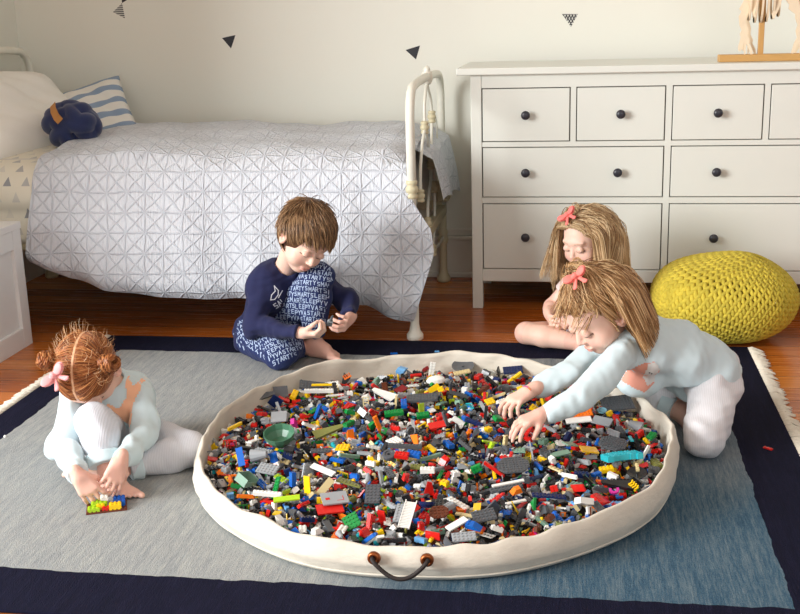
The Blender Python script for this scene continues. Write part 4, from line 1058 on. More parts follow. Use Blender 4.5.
# the little build of the girl with the hair buns
b0 = atz(107, 508, RZ)
bd = empty('toy_brick_build', (b0[0], b0[1], RZ), 'small flat build of lime, yellow, red and blue bricks on the rug', 'toy build')
def bp(c, a, b, h, x, y, z, name='brick'):
    v, f = g_brick(a, b, h); o = link(name, mesh_np(name, v*1.0, f, False), bmat(c)); o.parent = bd; o.location = (x*PT, y*PT, z*PH); return o
bp('brown', 10, 6, 1, 0, 0, 0, 'base_plate'); bd.rotation_euler = (0, 0, R(22))
bp('lime green', 4, 3, 3, -2, .5, 1); bp('lime green', 3, 2, 2, -3.5, -2, 1); bp('yellow', 3, 2, 3, 2.4, -2, 1); bp('red', 2, 1, 2, -.1, -2.5, 1); bp('yellow', 2, 1, 3, -1.6, -1.6, 1); bp('blue', 3, 4, 3, 3.5, 1.0, 1); bp('light grey', 2, 2, 2, 1.0, .0, 1)
for o in bd.children: o.scale = (1.12, 1.12, 1.3)

# ================================================================== PEOPLE
def frame(F, U):
    F = nrm(F); U = V(U); U = nrm(U-F*np.dot(U, F)); Rt = np.cross(F, U); return np.stack([Rt, F, U])   # rows: person's right, forward, up
SKIN = np.array(srgb(236, 196, 176)); PINK = np.array(srgb(222, 150, 136))
M_skin = attr_mat('skin', .5, .04, .12, .35, 0, 120)

def lerp(a, b, t): return V(a)*(1-t)+V(b)*t

def hand(s, w, d, n, side, L=.118, curl=(.5, .6, .4), thumb=(.3, .4), spread=.10, curls=None):
    """w wrist, d direction of the fingers, n the way the palm faces, side +1: thumb toward d x n"""
    d = nrm(d); n = V(n); n = nrm(n-d*np.dot(n, d)); x = np.cross(d, n)*side    # x points to the thumb side
    k = L/.118
    s.path([w-d*.02*k, w+d*.004*k], [.0165*k, .0165*k], .012)
    tips = []
    for i in range(4):
        o = (1.5-i)*.0148*k
        kn = w+d*(.054-.003*abs(i-1)-(.004 if i == 3 else 0))*k+x*o-n*.002*k
        s.cone(w+d*.008*k+x*o*.6, kn, .0115*k, .0088*k, .010)
        lens = [(.024, .017, .013), (.027, .019, .014), (.025, .018, .014), (.020, .014, .012)][i]
        cc = curls[i] if curls else curl
        dd = nrm(d+x*(1.5-i)*spread); p = kn; ang = 0; r = [.0072, .0064, .0058, .0048] if i < 3 else [.0064, .0056, .0050, .0043]
        for j in range(3):
            ang += cc[j]; e = p+(dd*math.cos(ang)+n*math.sin(ang))*lens[j]*k
            s.cone(p, e, r[j]*k, r[j+1]*k, .003); p = e
        tips.append(p)
    t0 = w+d*.014*k+x*.014*k+n*.004*k
    td = nrm(d*.62+x*.72+n*.30); t1 = t0+td*.026*k
    t2d = nrm(d*.85+x*(.45-thumb[0])+n*(.2+thumb[1])); t2 = t1+t2d*.019*k; t3 = t2+nrm(t2d+n*.2-x*.15)*.014*k
    s.cone(t0, t1, .0115*k, .0085*k, .010); s.cone(t1, t2, .0078*k, .0068*k, .003); s.cone(t2, t3, .0068*k, .0052*k, .003)
    return tips, t3

def foot(s, an, toe_dir, up, side=1, L=.155, spread=.09):
    """an ankle joint, toe_dir along the sole, up away from the sole, side +1 big toe toward toe_dir x up"""
    d = nrm(toe_dir); u = V(up); u = nrm(u-d*np.dot(u, d)); x = np.cross(d, u)*side; k = L/.155
    sole = an-u*.040*k
    s.ell(sole-d*.018*k+u*.016*k, (.021*k, .026*k, .020*k), np.stack([x, d, u]), .016)
    s.cone(an, sole+d*.045*k+u*.026*k, .024*k, .020*k, .02)
    s.cone(sole+d*.0*k+u*.012*k, sole+d*.075*k+x*.010*k+u*.010*k, .017*k, .0155*k, .016)
    s.cone(sole+d*.0*k-x*.006*k+u*.010*k, sole+d*.068*k-x*.016*k+u*.008*k, .015*k, .0125*k, .016)
    for i in range(5):
        o = (.021-.0118*i)*k; b = sole+d*(.086-.0052*i*(1 if i else 0))*k+x*o+u*.008*k
        ln = (.024 if i == 0 else .0195-.0016*i)*k; r = (.0092 if i == 0 else .0066-.0003*i)*k
        e = b+nrm(d+x*(1-i*.5)*spread*.6-u*.12)*ln
        s.cone(b-d*.016*k, b, r*1.0, r, .006); s.cone(b, e, r, r*.92, .0025)

def head_sdf(s, c, A, hs):
    def P(r, f, u): return c+(A[0]*r+A[1]*f+A[2]*u)*hs
    def E(p, rad, k=.012, op='add'): s.ell(P(*p), V(rad)*hs, A, k, op)
    E((0, -.010, .022), (.072, .090, .080), .01)
    E((0, .030, -.035), (.056, .054, .064), .02)
    E((0, .052, -.082), (.024, .022, .018), .018)
    for q in (-1, 1):
        E((q*.033, .050, -.044), (.026, .026, .026), .016)
        E((q*.029, .0915, -.006), (.015, .011, .010), .008, 'sub')
        E((q*.029, .0775, -.007), (.0145, .011, .0115), .003)
        E((q*.0745, -.004, -.016), (.008, .017, .027), .004)
        E((q*.079, -.000, -.012), (.004, .008, .014), .003, 'sub')
    E((0, .071, .018), (.046, .014, .013), .014)
    s.cone(P(0, .080, -.004), P(0, .0935, -.032), .0065*hs, .0088*hs, .008)
    for q in (-1, 1): E((q*.008, .087, -.036), (.0062, .007, .0055), .004)
    E((0, .0805, -.060), (.019, .009, .0052), .004); E((0, .0785, -.0685), (.015, .009, .0055), .004)
    E((0, .090, -.0640), (.020, .006, .0012), .002, 'sub')

def face_cols(v, c, A, hs, cols):
    L = ((v-c)@A.T)/hs; r, f, u = L[:, 0], L[:, 1], L[:, 2]; fr = f > .045
    def put(m, col, a): cols[m] = cols[m]*(1-a)+np.array(col)*a
    for q in (-1, 1):
        w = np.exp(-(((r-q*.035)/.017)**2+((u+.042)/.015)**2))*fr; cols[:] = cols*(1-.38*w[:, None])+PINK*.38*w[:, None]
        put(fr & (np.abs(r-q*.029) < .0145) & (np.abs(u+.0155-.10*np.abs(r-q*.029)) < .0024), srgb(92, 62, 48), .9)
        put(fr & (np.abs(r-q*.030) < .016) & (np.abs(u-.0180+8*(r-q*.030)**2) < .0026), srgb(160, 120, 88), .45)
        w = np.exp(-(((r-q*.029)/.014)**2+((u+.004)/.009)**2))*fr; cols[:] = cols*(1-.22*w[:, None])+np.array(srgb(196, 140, 124))*.22*w[:, None]
    w = np.exp(-((r/.017)**4+((u+.0645)/.009)**4))*fr; cols[:] = cols*(1-.62*w[:, None])+np.array(srgb(200, 104, 100))*.62*w[:, None]
    w = np.exp(-((r/.014)**2+((u+.036)/.012)**2))*fr; cols[:] = cols*(1-.18*w[:, None])+PINK*.18*w[:, None]
    put(np.abs(r) > .0735, PINK, .25)

def torso_sdf(s, j, g, k=.03):
    """g: extra radius"""
    ac = nrm(j['shR']-j['shL']); ch = j['chest']; pl = j['pel']; up = nrm(j['neck']-pl); fw = np.cross(up, ac); ac2 = np.cross(fw, up)
    hs = nrm(j['hipR']-j['hipL']) ; w = j.get('w', 1.0)
    hup = nrm(ch-pl); hf = nrm(np.cross(hup, hs)); hs = np.cross(hf, hup)
    s.ell(pl, V((.100, .080, .080))*w+g, np.stack([hs, hf, hup]), k)
    md = lerp(pl, ch, .5)+j.get('belly', V((0, 0, 0)))
    s.cone(pl, md, .074*w+g, .076*w+g, k); s.cone(md, ch, .076*w+g, .078*w+g, k)
    s.ell(ch, V((.095, .070, .085))*w+g, np.stack([ac2, fw, up]), k)
    b = j['neck']-up*.030
    for q in ('shR', 'shL'): s.cone(b, lerp(b, j[q], .82), .034*w+g, .036*w+g, k)

def bounds(pts, m=.13):
    P = np.array([V(p) for p in pts]); return P.min(0)-m, P.max(0)+m

def strand_mesh(name, roots, flow, steps, dl, rad, colf, coll, mat, parent, sides=4, seed=0, lay=.004):
    """roots (n,3),(n,3) start and first direction; flow(p,k)->direction; coll(p)->p pushed outside"""
    r = np.random.RandomState(seed); P = roots[0].copy(); D = roots[1].copy(); n = len(P)
    lay_ = np.abs(r.randn(n, 1))*lay; path = [P.copy()]
    stopped = np.zeros(n, bool)
    for k in range(steps):
        f = flow(P, k); D = D*.45+f*.55; D /= np.linalg.norm(D, axis=1, keepdims=True)+1e-9
        Q = coll(P+D*dl*np.ones((n, 1)), lay_)
        P = Q; path.append(P.copy())
    path = np.array(path)                                             # (K,n,3)
    K = len(path); tan = np.gradient(path, axis=0); tan /= np.linalg.norm(tan, axis=2, keepdims=True)+1e-9
    ref = np.tile(nrm((.3, .2, .9)), (K, n, 1)); a = np.cross(tan, ref); a /= np.linalg.norm(a, axis=2, keepdims=True)+1e-9; b = np.cross(tan, a)
    tt = np.linspace(0, 1, K)[:, None, None]; rr = rad*(1-.75*tt**2.5)*(.7+.6*r.rand(1, n, 1))
    V_ = np.stack([path+rr*(a*math.cos(2*PI*i/sides)+b*math.sin(2*PI*i/sides)) for i in range(sides)], 2)   # K,n,s,3
    idx = np.arange(K*n*sides).reshape(K, n, sides)
    f = np.stack([idx[:-1], np.roll(idx, -1, 2)[:-1], np.roll(idx, -1, 2)[1:], idx[1:]], -1).reshape(-1, 4)
    c = colf(r.rand(n, 1), np.linspace(0, 1, K)[:, None, None], path)                                      # K,n,3
    c = np.repeat(c[:, :, None, :], sides, 2)
    me = mesh_np(name, V_.reshape(-1, 3), f); vcol(me, c.reshape(-1, 3)); return me

def hair_color(lo, mid, hi):
    lo, mid, hi = (np.array(srgb(*q)) for q in (lo, mid, hi))
    def f(rn, t, path):
        a = np.clip(rn*1.15-.08, 0, 1)[None]
        c = np.where(a < .5, lo+(mid-lo)*(a*2), mid+(hi-mid)*(a*2-1))
        return np.broadcast_to(c, (path.shape[0], path.shape[1], 3))*(.86+.22*t)
    return f
M_hair = None
def hair_mat():
    global M_hair
    if M_hair is None:
        M_hair = attr_mat('hair_fibres', .42, .10, 0, .35, 0, 300)
    return M_hair

def scalp_roots(c, A, hs, n, test, rad=(.074, .092, .083), off=(0, -.010, .022), seed=1):
    r = np.random.RandomState(seed); out = []
    while sum(len(o) for o in out) < n:
        d = r.randn(4000, 3); d /= np.linalg.norm(d, axis=1, keepdims=True)
        L = d*V(rad)+V(off); m = test(L, d); out.append(np.concatenate([L[m], d[m]], 1))
    o = np.concatenate(out)[:n]; return o[:, :3], o[:, 3:]
def ell_push(c, A, hs, extra=0.0, rad=(.074, .092, .083), off=(0, -.010, .022), more=(), guard=None):
    rad = (V(rad)+extra)*hs; cc = c+(V(off)@A)*hs
    def f(P, lay):
        L = (P-cc)@A.T; q = np.sqrt(((L/(rad+lay))**2).sum(1, keepdims=True)); L = np.where(q < 1, L/np.maximum(q, 1e-6), L); P = cc+L@A
        if guard is not None:
            L = ((P-c)@A.T)/hs; m = (L[:, 1] > .012) & (L[:, 2] < .052) & (np.abs(L[:, 0]) < .077); sg_ = guard(L)
            L[m, 0] += (sg_[m]*.079-L[m, 0])*.6; L[m, 1] -= (L[m, 1]-.02)*.25; P = c+(L*hs)@A
        for ctr, R_ in more:
            dv = P-ctr; dd = np.linalg.norm(dv, axis=1, keepdims=True); P = np.where(dd < R_+lay, ctr+dv/np.maximum(dd, 1e-6)*(R_+lay), P)
        return P
    return f
def front_ok(L, cut=.0):
    """hairline: true where hair grows"""
    r, f, u = L[:, 0], L[:, 1], L[:, 2]
    return (u > .046+cut-.55*np.maximum(0, .055-f)) & (f+.95*(.0-u) < .055) | ((f < -.002) & (u > -.055)) | ((f < -.035) & (u > -.075))

def cap_mesh(c, A, hs, extra, cuts, res=.003, bumps=()):
    s = SDF(c-.15*hs, c+.15*hs, res)
    s.ell(c+(V((0, -.010, .022))@A)*hs, (V((.0735, .0915, .0825))+extra)*hs, A, 0)
    for (p, rad) in bumps: s.ell(c+(V(p)@A)*hs, V(rad)*hs, A, .02)
    for p, n in cuts: s.cut(c+(V(p)@A)*hs, V(n)@A)
    return s.mesh(1)

def make_bow(parent, p, nrm_, along, size, col, name='hair_bow'):
    n = nrm(nrm_); a = V(along); a = nrm(a-n*np.dot(a, n)); b = np.cross(n, a); k = size/.05
    s = SDF(p-.07*k, p+.07*k, .0018*k)
    A = np.stack([a, b, n])
    for q in (-1, 1):
        for (da, db, dn, ra, rb, rn, sk) in ((.018, .002, .009, .018, .013, .005, .3), (.019, -.001, .017, .015, .011, .004, .2)):
            ax = nrm(a*q+b*sk*.4+n*.35); bx = nrm(np.cross(n, ax)); nx = np.cross(ax, bx)
            s.ell(p+(a*da*q+b*db+n*dn)*k, V((ra, rb, rn))*k, np.stack([ax, bx, nx]), .002)
        s.ell(p+(a*.020*q+b*.001+n*.013)*k, V((.010, .006, .0025))*k, A, .001, 'sub')
        t0 = p+n*.006*k; t1 = p+(a*q*.016-b*.030+n*.006)*k
        for w in np.linspace(-1, 1, 5): s.cone(t0+a*w*.001*k, t1+a*w*.005*k+b*abs(w)*.003*k, .0022*k, .0022*k, .002)
    s.ell(p+n*.012*k, V((.0075, .0085, .0085))*k, A, .003)
    v, f = s.mesh(1); o = link(name, mesh_np(name, v, f), fabric('ribbon_'+name+str(int(p[0]*-1000)), col, .6, 500, .05, .2), parent); return o

STROKES = {'A': [((0, 0), (.5, 1)), ((.5, 1), (1, 0)), ((.2, .4), (.8, .4))], 'E': [((0, 0), (0, 1)), ((0, 1), (.9, 1)), ((0, .5), (.7, .5)), ((0, 0), (.9, 0))], 'L': [((0, 1), (0, 0)), ((0, 0), (.9, 0))], 'I': [((.5, 0), (.5, 1))],
           'T': [((.5, 0), (.5, 1)), ((0, 1), (1, 1))], 'V': [((0, 1), (.5, 0)), ((.5, 0), (1, 1))], 'N': [((0, 0), (0, 1)), ((0, 1), (1, 0)), ((1, 0), (1, 1))], 'S': [((.9, .95), (.1, .95)), ((.1, .95), (.1, .55)), ((.1, .55), (.9, .45)), ((.9, .45), (.9, .05)), ((.9, .05), (.1, .05))],
           'P': [((0, 0), (0, 1)), ((0, 1), (.9, .95)), ((.9, .95), (.9, .5)), ((.9, .5), (0, .45))], 'R': [((0, 0), (0, 1)), ((0, 1), (.9, .95)), ((.9, .95), (.9, .5)), ((.9, .5), (0, .45)), ((.4, .45), (1, 0))], 'H': [((0, 0), (0, 1)), ((1, 0), (1, 1)), ((0, .5), (1, .5))],
           'M': [((0, 0), (0, 1)), ((0, 1), (.5, .4)), ((.5, .4), (1, 1)), ((1, 1), (1, 0))], 'K': [((0, 0), (0, 1)), ((0, .45), (.9, 1)), ((.3, .6), (.9, 0))], 'Y': [((0, 1), (.5, .5)), ((1, 1), (.5, .5)), ((.5, .5), (.5, 0))]}
def stroke_strip(a, b, w):
    a, b = V(a), V(b); d = nrm(b-a); n = V((-d[1], d[0]))*w/2; k = max(1, int(np.linalg.norm(b-a)/.006))
    a = a-d*w/2; b = b+d*w/2
    return [(lerp(a, b, i/k)-n, lerp(a, b, i/k)+n) for i in range(k+1)]

def cloth_with_prints(name, v, f, mats, parent, prints=()):
    """prints: list of (verts, quads/tris, material index) laid on the cloth as part of its mesh"""
    nv = len(v); faces = [tuple(q) for q in f]; mi = [0]*len(faces); vs = [v]; c = nv
    for pv, pf, m in prints:
        if not len(pf): continue
        vs.append(np.array(pv)); faces += [tuple(c+i for i in q) for q in pf]; mi += [m]*len(pf); c += len(pv)
    me = mesh_np(name, np.concatenate(vs), faces); me.polygons.foreach_set('material_index', np.array(mi, np.int32)); return link(name, me, mats, parent)

def project_poly(bvh, o, u, v, n, poly, cell=.006, off=.0012):
    """filled 2-D polygon laid on the cloth: o centre, u,v in-plane axes, n pointing out of the cloth"""
    P = np.array(poly); lo, hi = P.min(0), P.max(0); nx = int((hi[0]-lo[0])/cell)+1; ny = int((hi[1]-lo[1])/cell)+1
    def inp(x, y):
        ins = False; k = len(P)
        for i in range(k):
            x1, y1 = P[i]; x2, y2 = P[(i+1) % k]
            if (y1 > y) != (y2 > y) and x < (x2-x1)*(y-y1)/(y2-y1)+x1: ins = not ins
        return ins
    pv, pf, ids = [], [], {}
    def vid(i, j):
        if (i, j) in ids: return ids[i, j]
        p = V(o)+V(u)*(lo[0]+i*cell)+V(v)*(lo[1]+j*cell); h = bvh.ray_cast(Vector(p+V(n)*.12), Vector(-V(n)), .25)
        r = None
        if h[0] is not None: pv.append(V(h[0])+V(n)*off); r = len(pv)-1
        ids[i, j] = r; return r
    for i in range(nx):
        for j in range(ny):
            if inp(lo[0]+(i+.5)*cell, lo[1]+(j+.5)*cell):
                q = [vid(i, j), vid(i+1, j), vid(i+1, j+1), vid(i, j+1)]
                if None not in q and max(np.linalg.norm(pv[q[0]]-pv[q[2]]), np.linalg.norm(pv[q[1]]-pv[q[3]])) < cell*14: pf.append(q)
    return pv, pf
def project_strokes(bvh, o, u, v, n, strokes, w, off=.0014):
    pv, pf = [], []
    for a, b in strokes:
        st = stroke_strip(a, b, w); prev = None
        for l, r in st:
            hs_ = []
            for q in (l, r):
                p = V(o)+V(u)*q[0]+V(v)*q[1]; h = bvh.ray_cast(Vector(p+V(n)*.12), Vector(-V(n)), .5)
                hs_.append(None if h[0] is None else V(h[0])+V(n)*off)
            if hs_[0] is None or hs_[1] is None: prev = None; continue
            i0 = len(pv); pv += hs_
            if prev is not None and np.linalg.norm(pv[prev]-pv[i0]) < .02: pf.append((prev, i0, i0+1, prev+1))
            prev = i0
    return pv, pf
def bvh_of(v, f): return BVHTree.FromPolygons([tuple(map(float, q)) for q in v], [tuple(map(int, q)) for q in f])

def limb_letters(bvh, a, b, ref, row=.027, w=.0042, h=.0165, r_out=.11, seed=0, words='SLEEPY SHARKS VAMP TINY ISLAND '):
    a, b = V(a), V(b); ax = nrm(b-a); L = np.linalg.norm(b-a); x = V(ref); x = nrm(x-ax*np.dot(x, ax)); y = np.cross(ax, x); pv, pf = [], []; k = 0
    for ri in range(-1, int(L/row)+2):
        t0 = ri*row; ang = random.uniform(0, .3)
        rad = .06
        while ang < 2*PI:
            ch = words[k % len(words)]; k += 1
            p0 = a+ax*t0; dr = x*math.cos(ang)+y*math.sin(ang); hq = bvh.ray_cast(Vector(p0+dr*r_out), Vector(-dr), r_out)
            if hq[0] is None: ang += .25; continue
            rad = max(np.linalg.norm(V(hq[0])-p0), .02); step = .0175/rad
            if ch != ' ':
                for s0, s1 in STROKES[ch]:
                    st = stroke_strip((s0[0]*.0115, s0[1]*h), (s1[0]*.0115, s1[1]*h), w); prev = None
                    for l, r in st:
                        e = []
                        for q in (l, r):
                            an = ang+q[0]/rad; d2 = x*math.cos(an)+y*math.sin(an); pp = a+ax*(t0-q[1]); h2 = bvh.ray_cast(Vector(pp+d2*r_out), Vector(-d2), r_out)
                            e.append(None if h2[0] is None else V(h2[0])+d2*.0011)
                        if None in [None if z is None else 1 for z in e]: prev = None; continue
                        i0 = len(pv); pv += e
                        if prev is not None and np.linalg.norm(pv[prev]-pv[i0]) < .016: pf.append((prev, i0, i0+1, prev+1))
                        prev = i0
            ang += step
    return pv, pf

# ------------------------------------------------------------------ figure assembly
def arm_body(s, j, q, w=1.0, bare=False):
    a, e, b = j['sh'+q], j['el'+q], j['wr'+q]
    if bare: s.cone(a, e, .030*w, .025*w, .015); s.cone(e, lerp(e, b, .35), .026*w, .025*w, .01); s.cone(lerp(e, b, .35), b, .025*w, .0165*w, .01)
    else: s.cone(a, e, .023*w, .017*w, .01); s.cone(e, lerp(e, b, .8), .017*w, .0165*w, .01); s.cone(lerp(e, b, .8), b, .0175*w, .0165*w, .01)
def leg_body(s, j, q, w=1.0):
    s.cone(j['hip'+q], j['kn'+q], .056*w, .038*w, .015); m = lerp(j['kn'+q], j['an'+q], .3)
    s.cone(j['kn'+q], m, .038*w, .038*w, .012); s.cone(m, j['an'+q], .038*w, .024*w, .012)
def sleeve(s, j, q, g, w=1.0, t_end=.93, k=.02):
    e = lerp(j['el'+q], j['wr'+q], t_end)
    s.cone(j['sh'+q], j['el'+q], .036*w+g, .031*w+g, k); s.cone(j['el'+q], e, .031*w+g, .0235*w+g*.8, .012)
    d = nrm(j['wr'+q]-j['el'+q]); s.cut(e, d, e+d*.03, .045)
def trouser(s, j, q, g, w=1.0, t_end=.86, k=.02):
    e = lerp(j['kn'+q], j['an'+q], t_end); m = lerp(j['kn'+q], j['an'+q], .3)
    s.cone(j['hip'+q], j['kn'+q], .066*w+g, .046*w+g, k); s.cone(j['kn'+q], m, .046*w+g, .043*w+g, .012); s.cone(m, e, .043*w+g, .031*w+g, .012)
    d = nrm(j['an'+q]-j['kn'+q]); s.cut(e, d, e+d*.035, .05)

def body_mesh(j, A, hs, hands, feet, parent, res=.0028, w=1.0, bare_legs=False, floor=.008):
    pts = [j[k] for k in j if isinstance(j[k], np.ndarray) and k not in ('belly',)]
    lo, hi = bounds(pts, .14); s = SDF(lo, hi, res)
    torso_sdf(s, j, -.016)
    for q in 'RL': arm_body(s, j, q, w, bare_legs); leg_body(s, j, q, w if bare_legs else w*.86)
    hb = j['head']+(V((0, -.022, -.05))@A)*hs
    s.cone(j['neck']-nrm(hb-j['neck'])*.03, hb, .036*w, .034*w, .02)
    head_sdf(s, j['head'], A, hs)
    for h in hands: hand(s, *h[0], **h[1])
    for h in feet: foot(s, *h[0], **h[1])
    if floor is not None: s.clip_floor(floor)
    v, f = s.mesh(1); me = mesh_np('body', v, f)
    cols = np.tile(SKIN, (len(v), 1)); r = np.sin(v[:, 0]*90+np.sin(v[:, 1]*70))*np.sin(v[:, 2]*80)
    cols *= (1+.02*r[:, None])
    face_cols(v, j['head'], A, hs, cols)
    for q in 'RL':
        for kk, rd, am in (('wr', .09, .16), ('an', .12, .20), ('kn', .05, .15)):
            if kk+q in j:
                dq = np.linalg.norm(v-j[kk+q], axis=1); ww = (np.clip(1-dq/rd, 0, 1)*am)[:, None]; cols = cols*(1-ww)+PINK*ww
    vcol(me, cols); return link('body', me, M_skin, parent)
def T(*a): return tuple(a)

# ================================================================== BOY
def boy():
    j = dict(head=aty(305, 237, -.80), neck=aty(286, 266, -.72), chest=aty(276, 288, -.69), pel=aty(262, 332, -.62),
             shR=aty(262, 277, -.755), elR=aty(254, 326, -.83), wrR=aty(303, 333, -.925), shL=aty(306, 272, -.64), elL=aty(348, 300, -.68), wrL=aty(350, 318, -.775),
             hipR=aty(257, 338, -.68), knR=atz(280, 352, .068), anR=aty(305, 352, -.70), hipL=aty(276, 330, -.62), knL=aty(318, 278, -.76), anL=atz(314, 343, .060), w=1.06, belly=V((0, .02, 0)))
    j['anR'][2] = .045
    hs = 1.04; F = V((.52, -.64, -.56)); A = frame(F, (.5, -.1, .84))
    root = empty('person', (j['pel'][0], j['pel'][1], .008), 'boy in navy long sleeves and letter-print pants sitting against the quilted bed', 'person', 'children around the play bag')
    hR = ((j['wrR'], V((.95, -.18, -.02)), V((.1, .35, .75)), 1), dict(L=.122, curl=(.8, 1.0, .7), thumb=(.35, .5)))
    dL = nrm(aty(338, 330, -.89)-j['wrL'])
    hL = ((j['wrL'], dL, V((-.7, .1, .25)), 1), dict(L=.122, curl=(.55, .9, .6), thumb=(.3, .5)))
    fL = ((j['anL'], V((.93, -.30, -.05)), V((0, 0, 1)), 1), dict(L=.165))
    j2 = {k: v for k, v in j.items()}
    body_mesh(j, A, hs, [hR, hL], [fL], root, w=1.05)
    # shirt
    pts = [j[k] for k in ('neck', 'chest', 'pel', 'shR', 'elR', 'wrR', 'shL', 'elL', 'wrL')]
    lo, hi = bounds(pts, .13); s = SDF(lo, hi, .003); torso_sdf(s, j, .004)
    for q in 'RL': sleeve(s, j, q, .006, 1.05)
    s.wrinkle(.017, 60, 3); s.wrinkle(.0022, 170, 4)
    nk = nrm(j['head']-j['neck']); s.cone(j['neck']-nk*.01, j['neck']+nk*.06, .040, .046, .004, 'sub')
    s.cut(j['pel']+V((0, 0, -.045)), V((0, 0, -1)))
    v, f = s.mesh(2); bv = bvh_of(v, f)
    o = aty(279, 301, -.78); u_ = nrm(_r2*.8-_u2*-.55); w_ = np.cross(-_fw, u_); 
    st = []
    sh = [(0, .018), (.012, .030), (.030, .034), (.038, .050), (.040, .030), (.030, .018), (.012, .012), (0, .018)]
    st += [(sh[i], sh[i+1]) for i in range(len(sh)-1)] + [((.026, .010), (.050, .022)), ((.05, .022), (.054, .014))]
    for i, chh in enumerate('SAL'): st += [((a[0]*.011+i*.015-.004, a[1]*.017-.016), (b[0]*.011+i*.015-.004, b[1]*.017-.016)) for a, b in STROKES[chh]]
    pr = project_strokes(bv, o-u_*.02, u_, w_, -_fw, st, .0032)
    cloth_with_prints('shirt', v, f, [fabric('navy_jersey', srgb(22, 27, 68), .9, 600, .08, .03), plain('white_print', srgb(222, 224, 232), .7, .03)], root, [(*pr, 1)])
    # trousers
    pts = [j[k] for k in ('pel', 'hipR', 'knR', 'anR', 'hipL', 'knL', 'anL')]
    lo, hi = bounds(pts, .13); s = SDF(lo, hi, .003); s.ell(j['pel'], (.104, .090, .085), None, .02)
    for q in 'RL': trouser(s, j, q, .007, 1.06, .88)
    s.wrinkle(.009, 55, 8); s.wrinkle(.0022, 160, 9)
    s.clip_floor(.0085); v, f = s.mesh(2); bv = bvh_of(v, f); prs = []
    WORDS = 'SMARTSLEEPYVASTARTY'
    def axd(p, a, b): t = np.clip(((p-a)@(b-a))/((b-a)@(b-a)), 0, 1); return np.linalg.norm(p-a-(b-a)*t)
    kk = 0
    for leg, n_, slant in (('R', nrm((.25, -.80, .55)), .30), ('L', nrm((.05, -.92, .35)), -.12)):
        other = 'L' if leg == 'R' else 'R'; cen = lerp(lerp(j['hip'+leg], j['kn'+leg], .5), j['an'+leg], .3)
        u0 = nrm(np.cross((0, 0, 1), n_)); v0 = np.cross(n_, u0); u1 = u0*math.cos(slant)+v0*math.sin(slant); v1 = v0*math.cos(slant)-u0*math.sin(slant)
        for ri in range(-11, 12):
            for ci in range(-17, 18):
                ch = WORDS[kk % len(WORDS)]; kk += 1
                if ch == ' ': continue
                x_, y_ = ci*.0125+.004*(ri % 3)+.0012*math.sin(ci*5+ri*3), ri*.0195+.0015*math.sin(ci*2.3+ri)
                p0 = cen+u1*x_+v1*y_; hq = bv.ray_cast(Vector(p0+n_*.25), Vector(-n_), .5)
                if hq[0] is None: continue
                hp = V(hq[0]); own = min(axd(hp, j['hip'+leg], j['kn'+leg]), axd(hp, j['kn'+leg], j['an'+leg])); oth = min(axd(hp, j['hip'+other], j['kn'+other]), axd(hp, j['kn'+other], j['an'+other]))
                if oth < own: continue
                st2 = [((a_[0]*.0082, a_[1]*.0128), (b_[0]*.0082, b_[1]*.0128)) for a_, b_ in STROKES[ch]]
                prs.append((*project_strokes(bv, p0+n_*.12, u1, v1, n_, st2, .0025), 1))
    M_tr = fabric('navy_pyjama_cotton', srgb(22, 38, 86), .9, 600, .1, .03)
    cloth_with_prints('trousers', v, f, [M_tr, plain('white_letters', srgb(168, 184, 212), .75, .05)], root, prs)
    # hair
    c = j['head']; cuts = [((0, .062, .030), (0, .95, -.30)), ((0, .0, -.058), (0, .15, -1))]
    v, f = cap_mesh(c, A, hs, .006, cuts, bumps=[((0, -.02, .05), (.078, .088, .07))])
    hc = hair_color((76, 54, 36), (124, 92, 62), (176, 140, 102))
    me = mesh_np('hair', v, f)
    def test(L, d): return (((L[:, 2] > .050) & (L[:, 1] < .076)) | ((L[:, 1] < -.03) & (L[:, 2] > -.055)) | ((L[:, 1] < .02) & (L[:, 2] > .022)) | ((L[:, 1] < .05) & (L[:, 2] > .038)))
    L, d = scalp_roots(c, A, hs, 4200, test, rad=(.081, .098, .092), seed=2); P = c+(L@A)*hs; D = d@A
    crown = V((.01, -.055, .10)); ft = V((-.25, .95, -.15))
    def flow(Pw, k):
        l = ((Pw-c)@A.T)/hs; out = l-crown; t = out/(np.linalg.norm(out, axis=1, keepdims=True)+1e-6)
        dirs = t+V((-.35, .45, -.30)); n_ = l-V((0, -.01, .022)); n_ /= np.linalg.norm(n_, axis=1, keepdims=True)
        dirs = dirs-n_*(dirs*n_).sum(1, keepdims=True)*1.0+n_*.06; return dirs@A
    sm = strand_mesh('hair', (P, D), flow, 7, .0068, .00125, hc, ell_push(c, A, hs, 0, rad=(.081, .098, .092)), None, root, seed=5, lay=.004)
    hair_join(root, me, sm, (84, 56, 34))
    return j

def hair_join(root, cap, strands, base, part=None):
    """skull cap and strands become ONE hair mesh"""
    cc = np.tile(srgb(*base), (len(cap.vertices), 1))
    if part:
        pv = np.zeros(len(cap.vertices)*3, np.float32); cap.vertices.foreach_get('co', pv); L = (pv.reshape(-1, 3)-part[0])@part[1].T/part[2]; cc[np.abs(L[:, 0]) < .0030] = srgb(214, 168, 130)
    vcol(cap, cc)
    bm = bmesh.new(); bm.from_mesh(cap); bm.from_mesh(strands); me = bpy.data.meshes.new('hair'); bm.to_mesh(me); bm.free()
    me.polygons.foreach_set('use_smooth', np.ones(len(me.polygons), bool))
    o = link('hair', me, hair_mat(), root); return o
JB = boy()

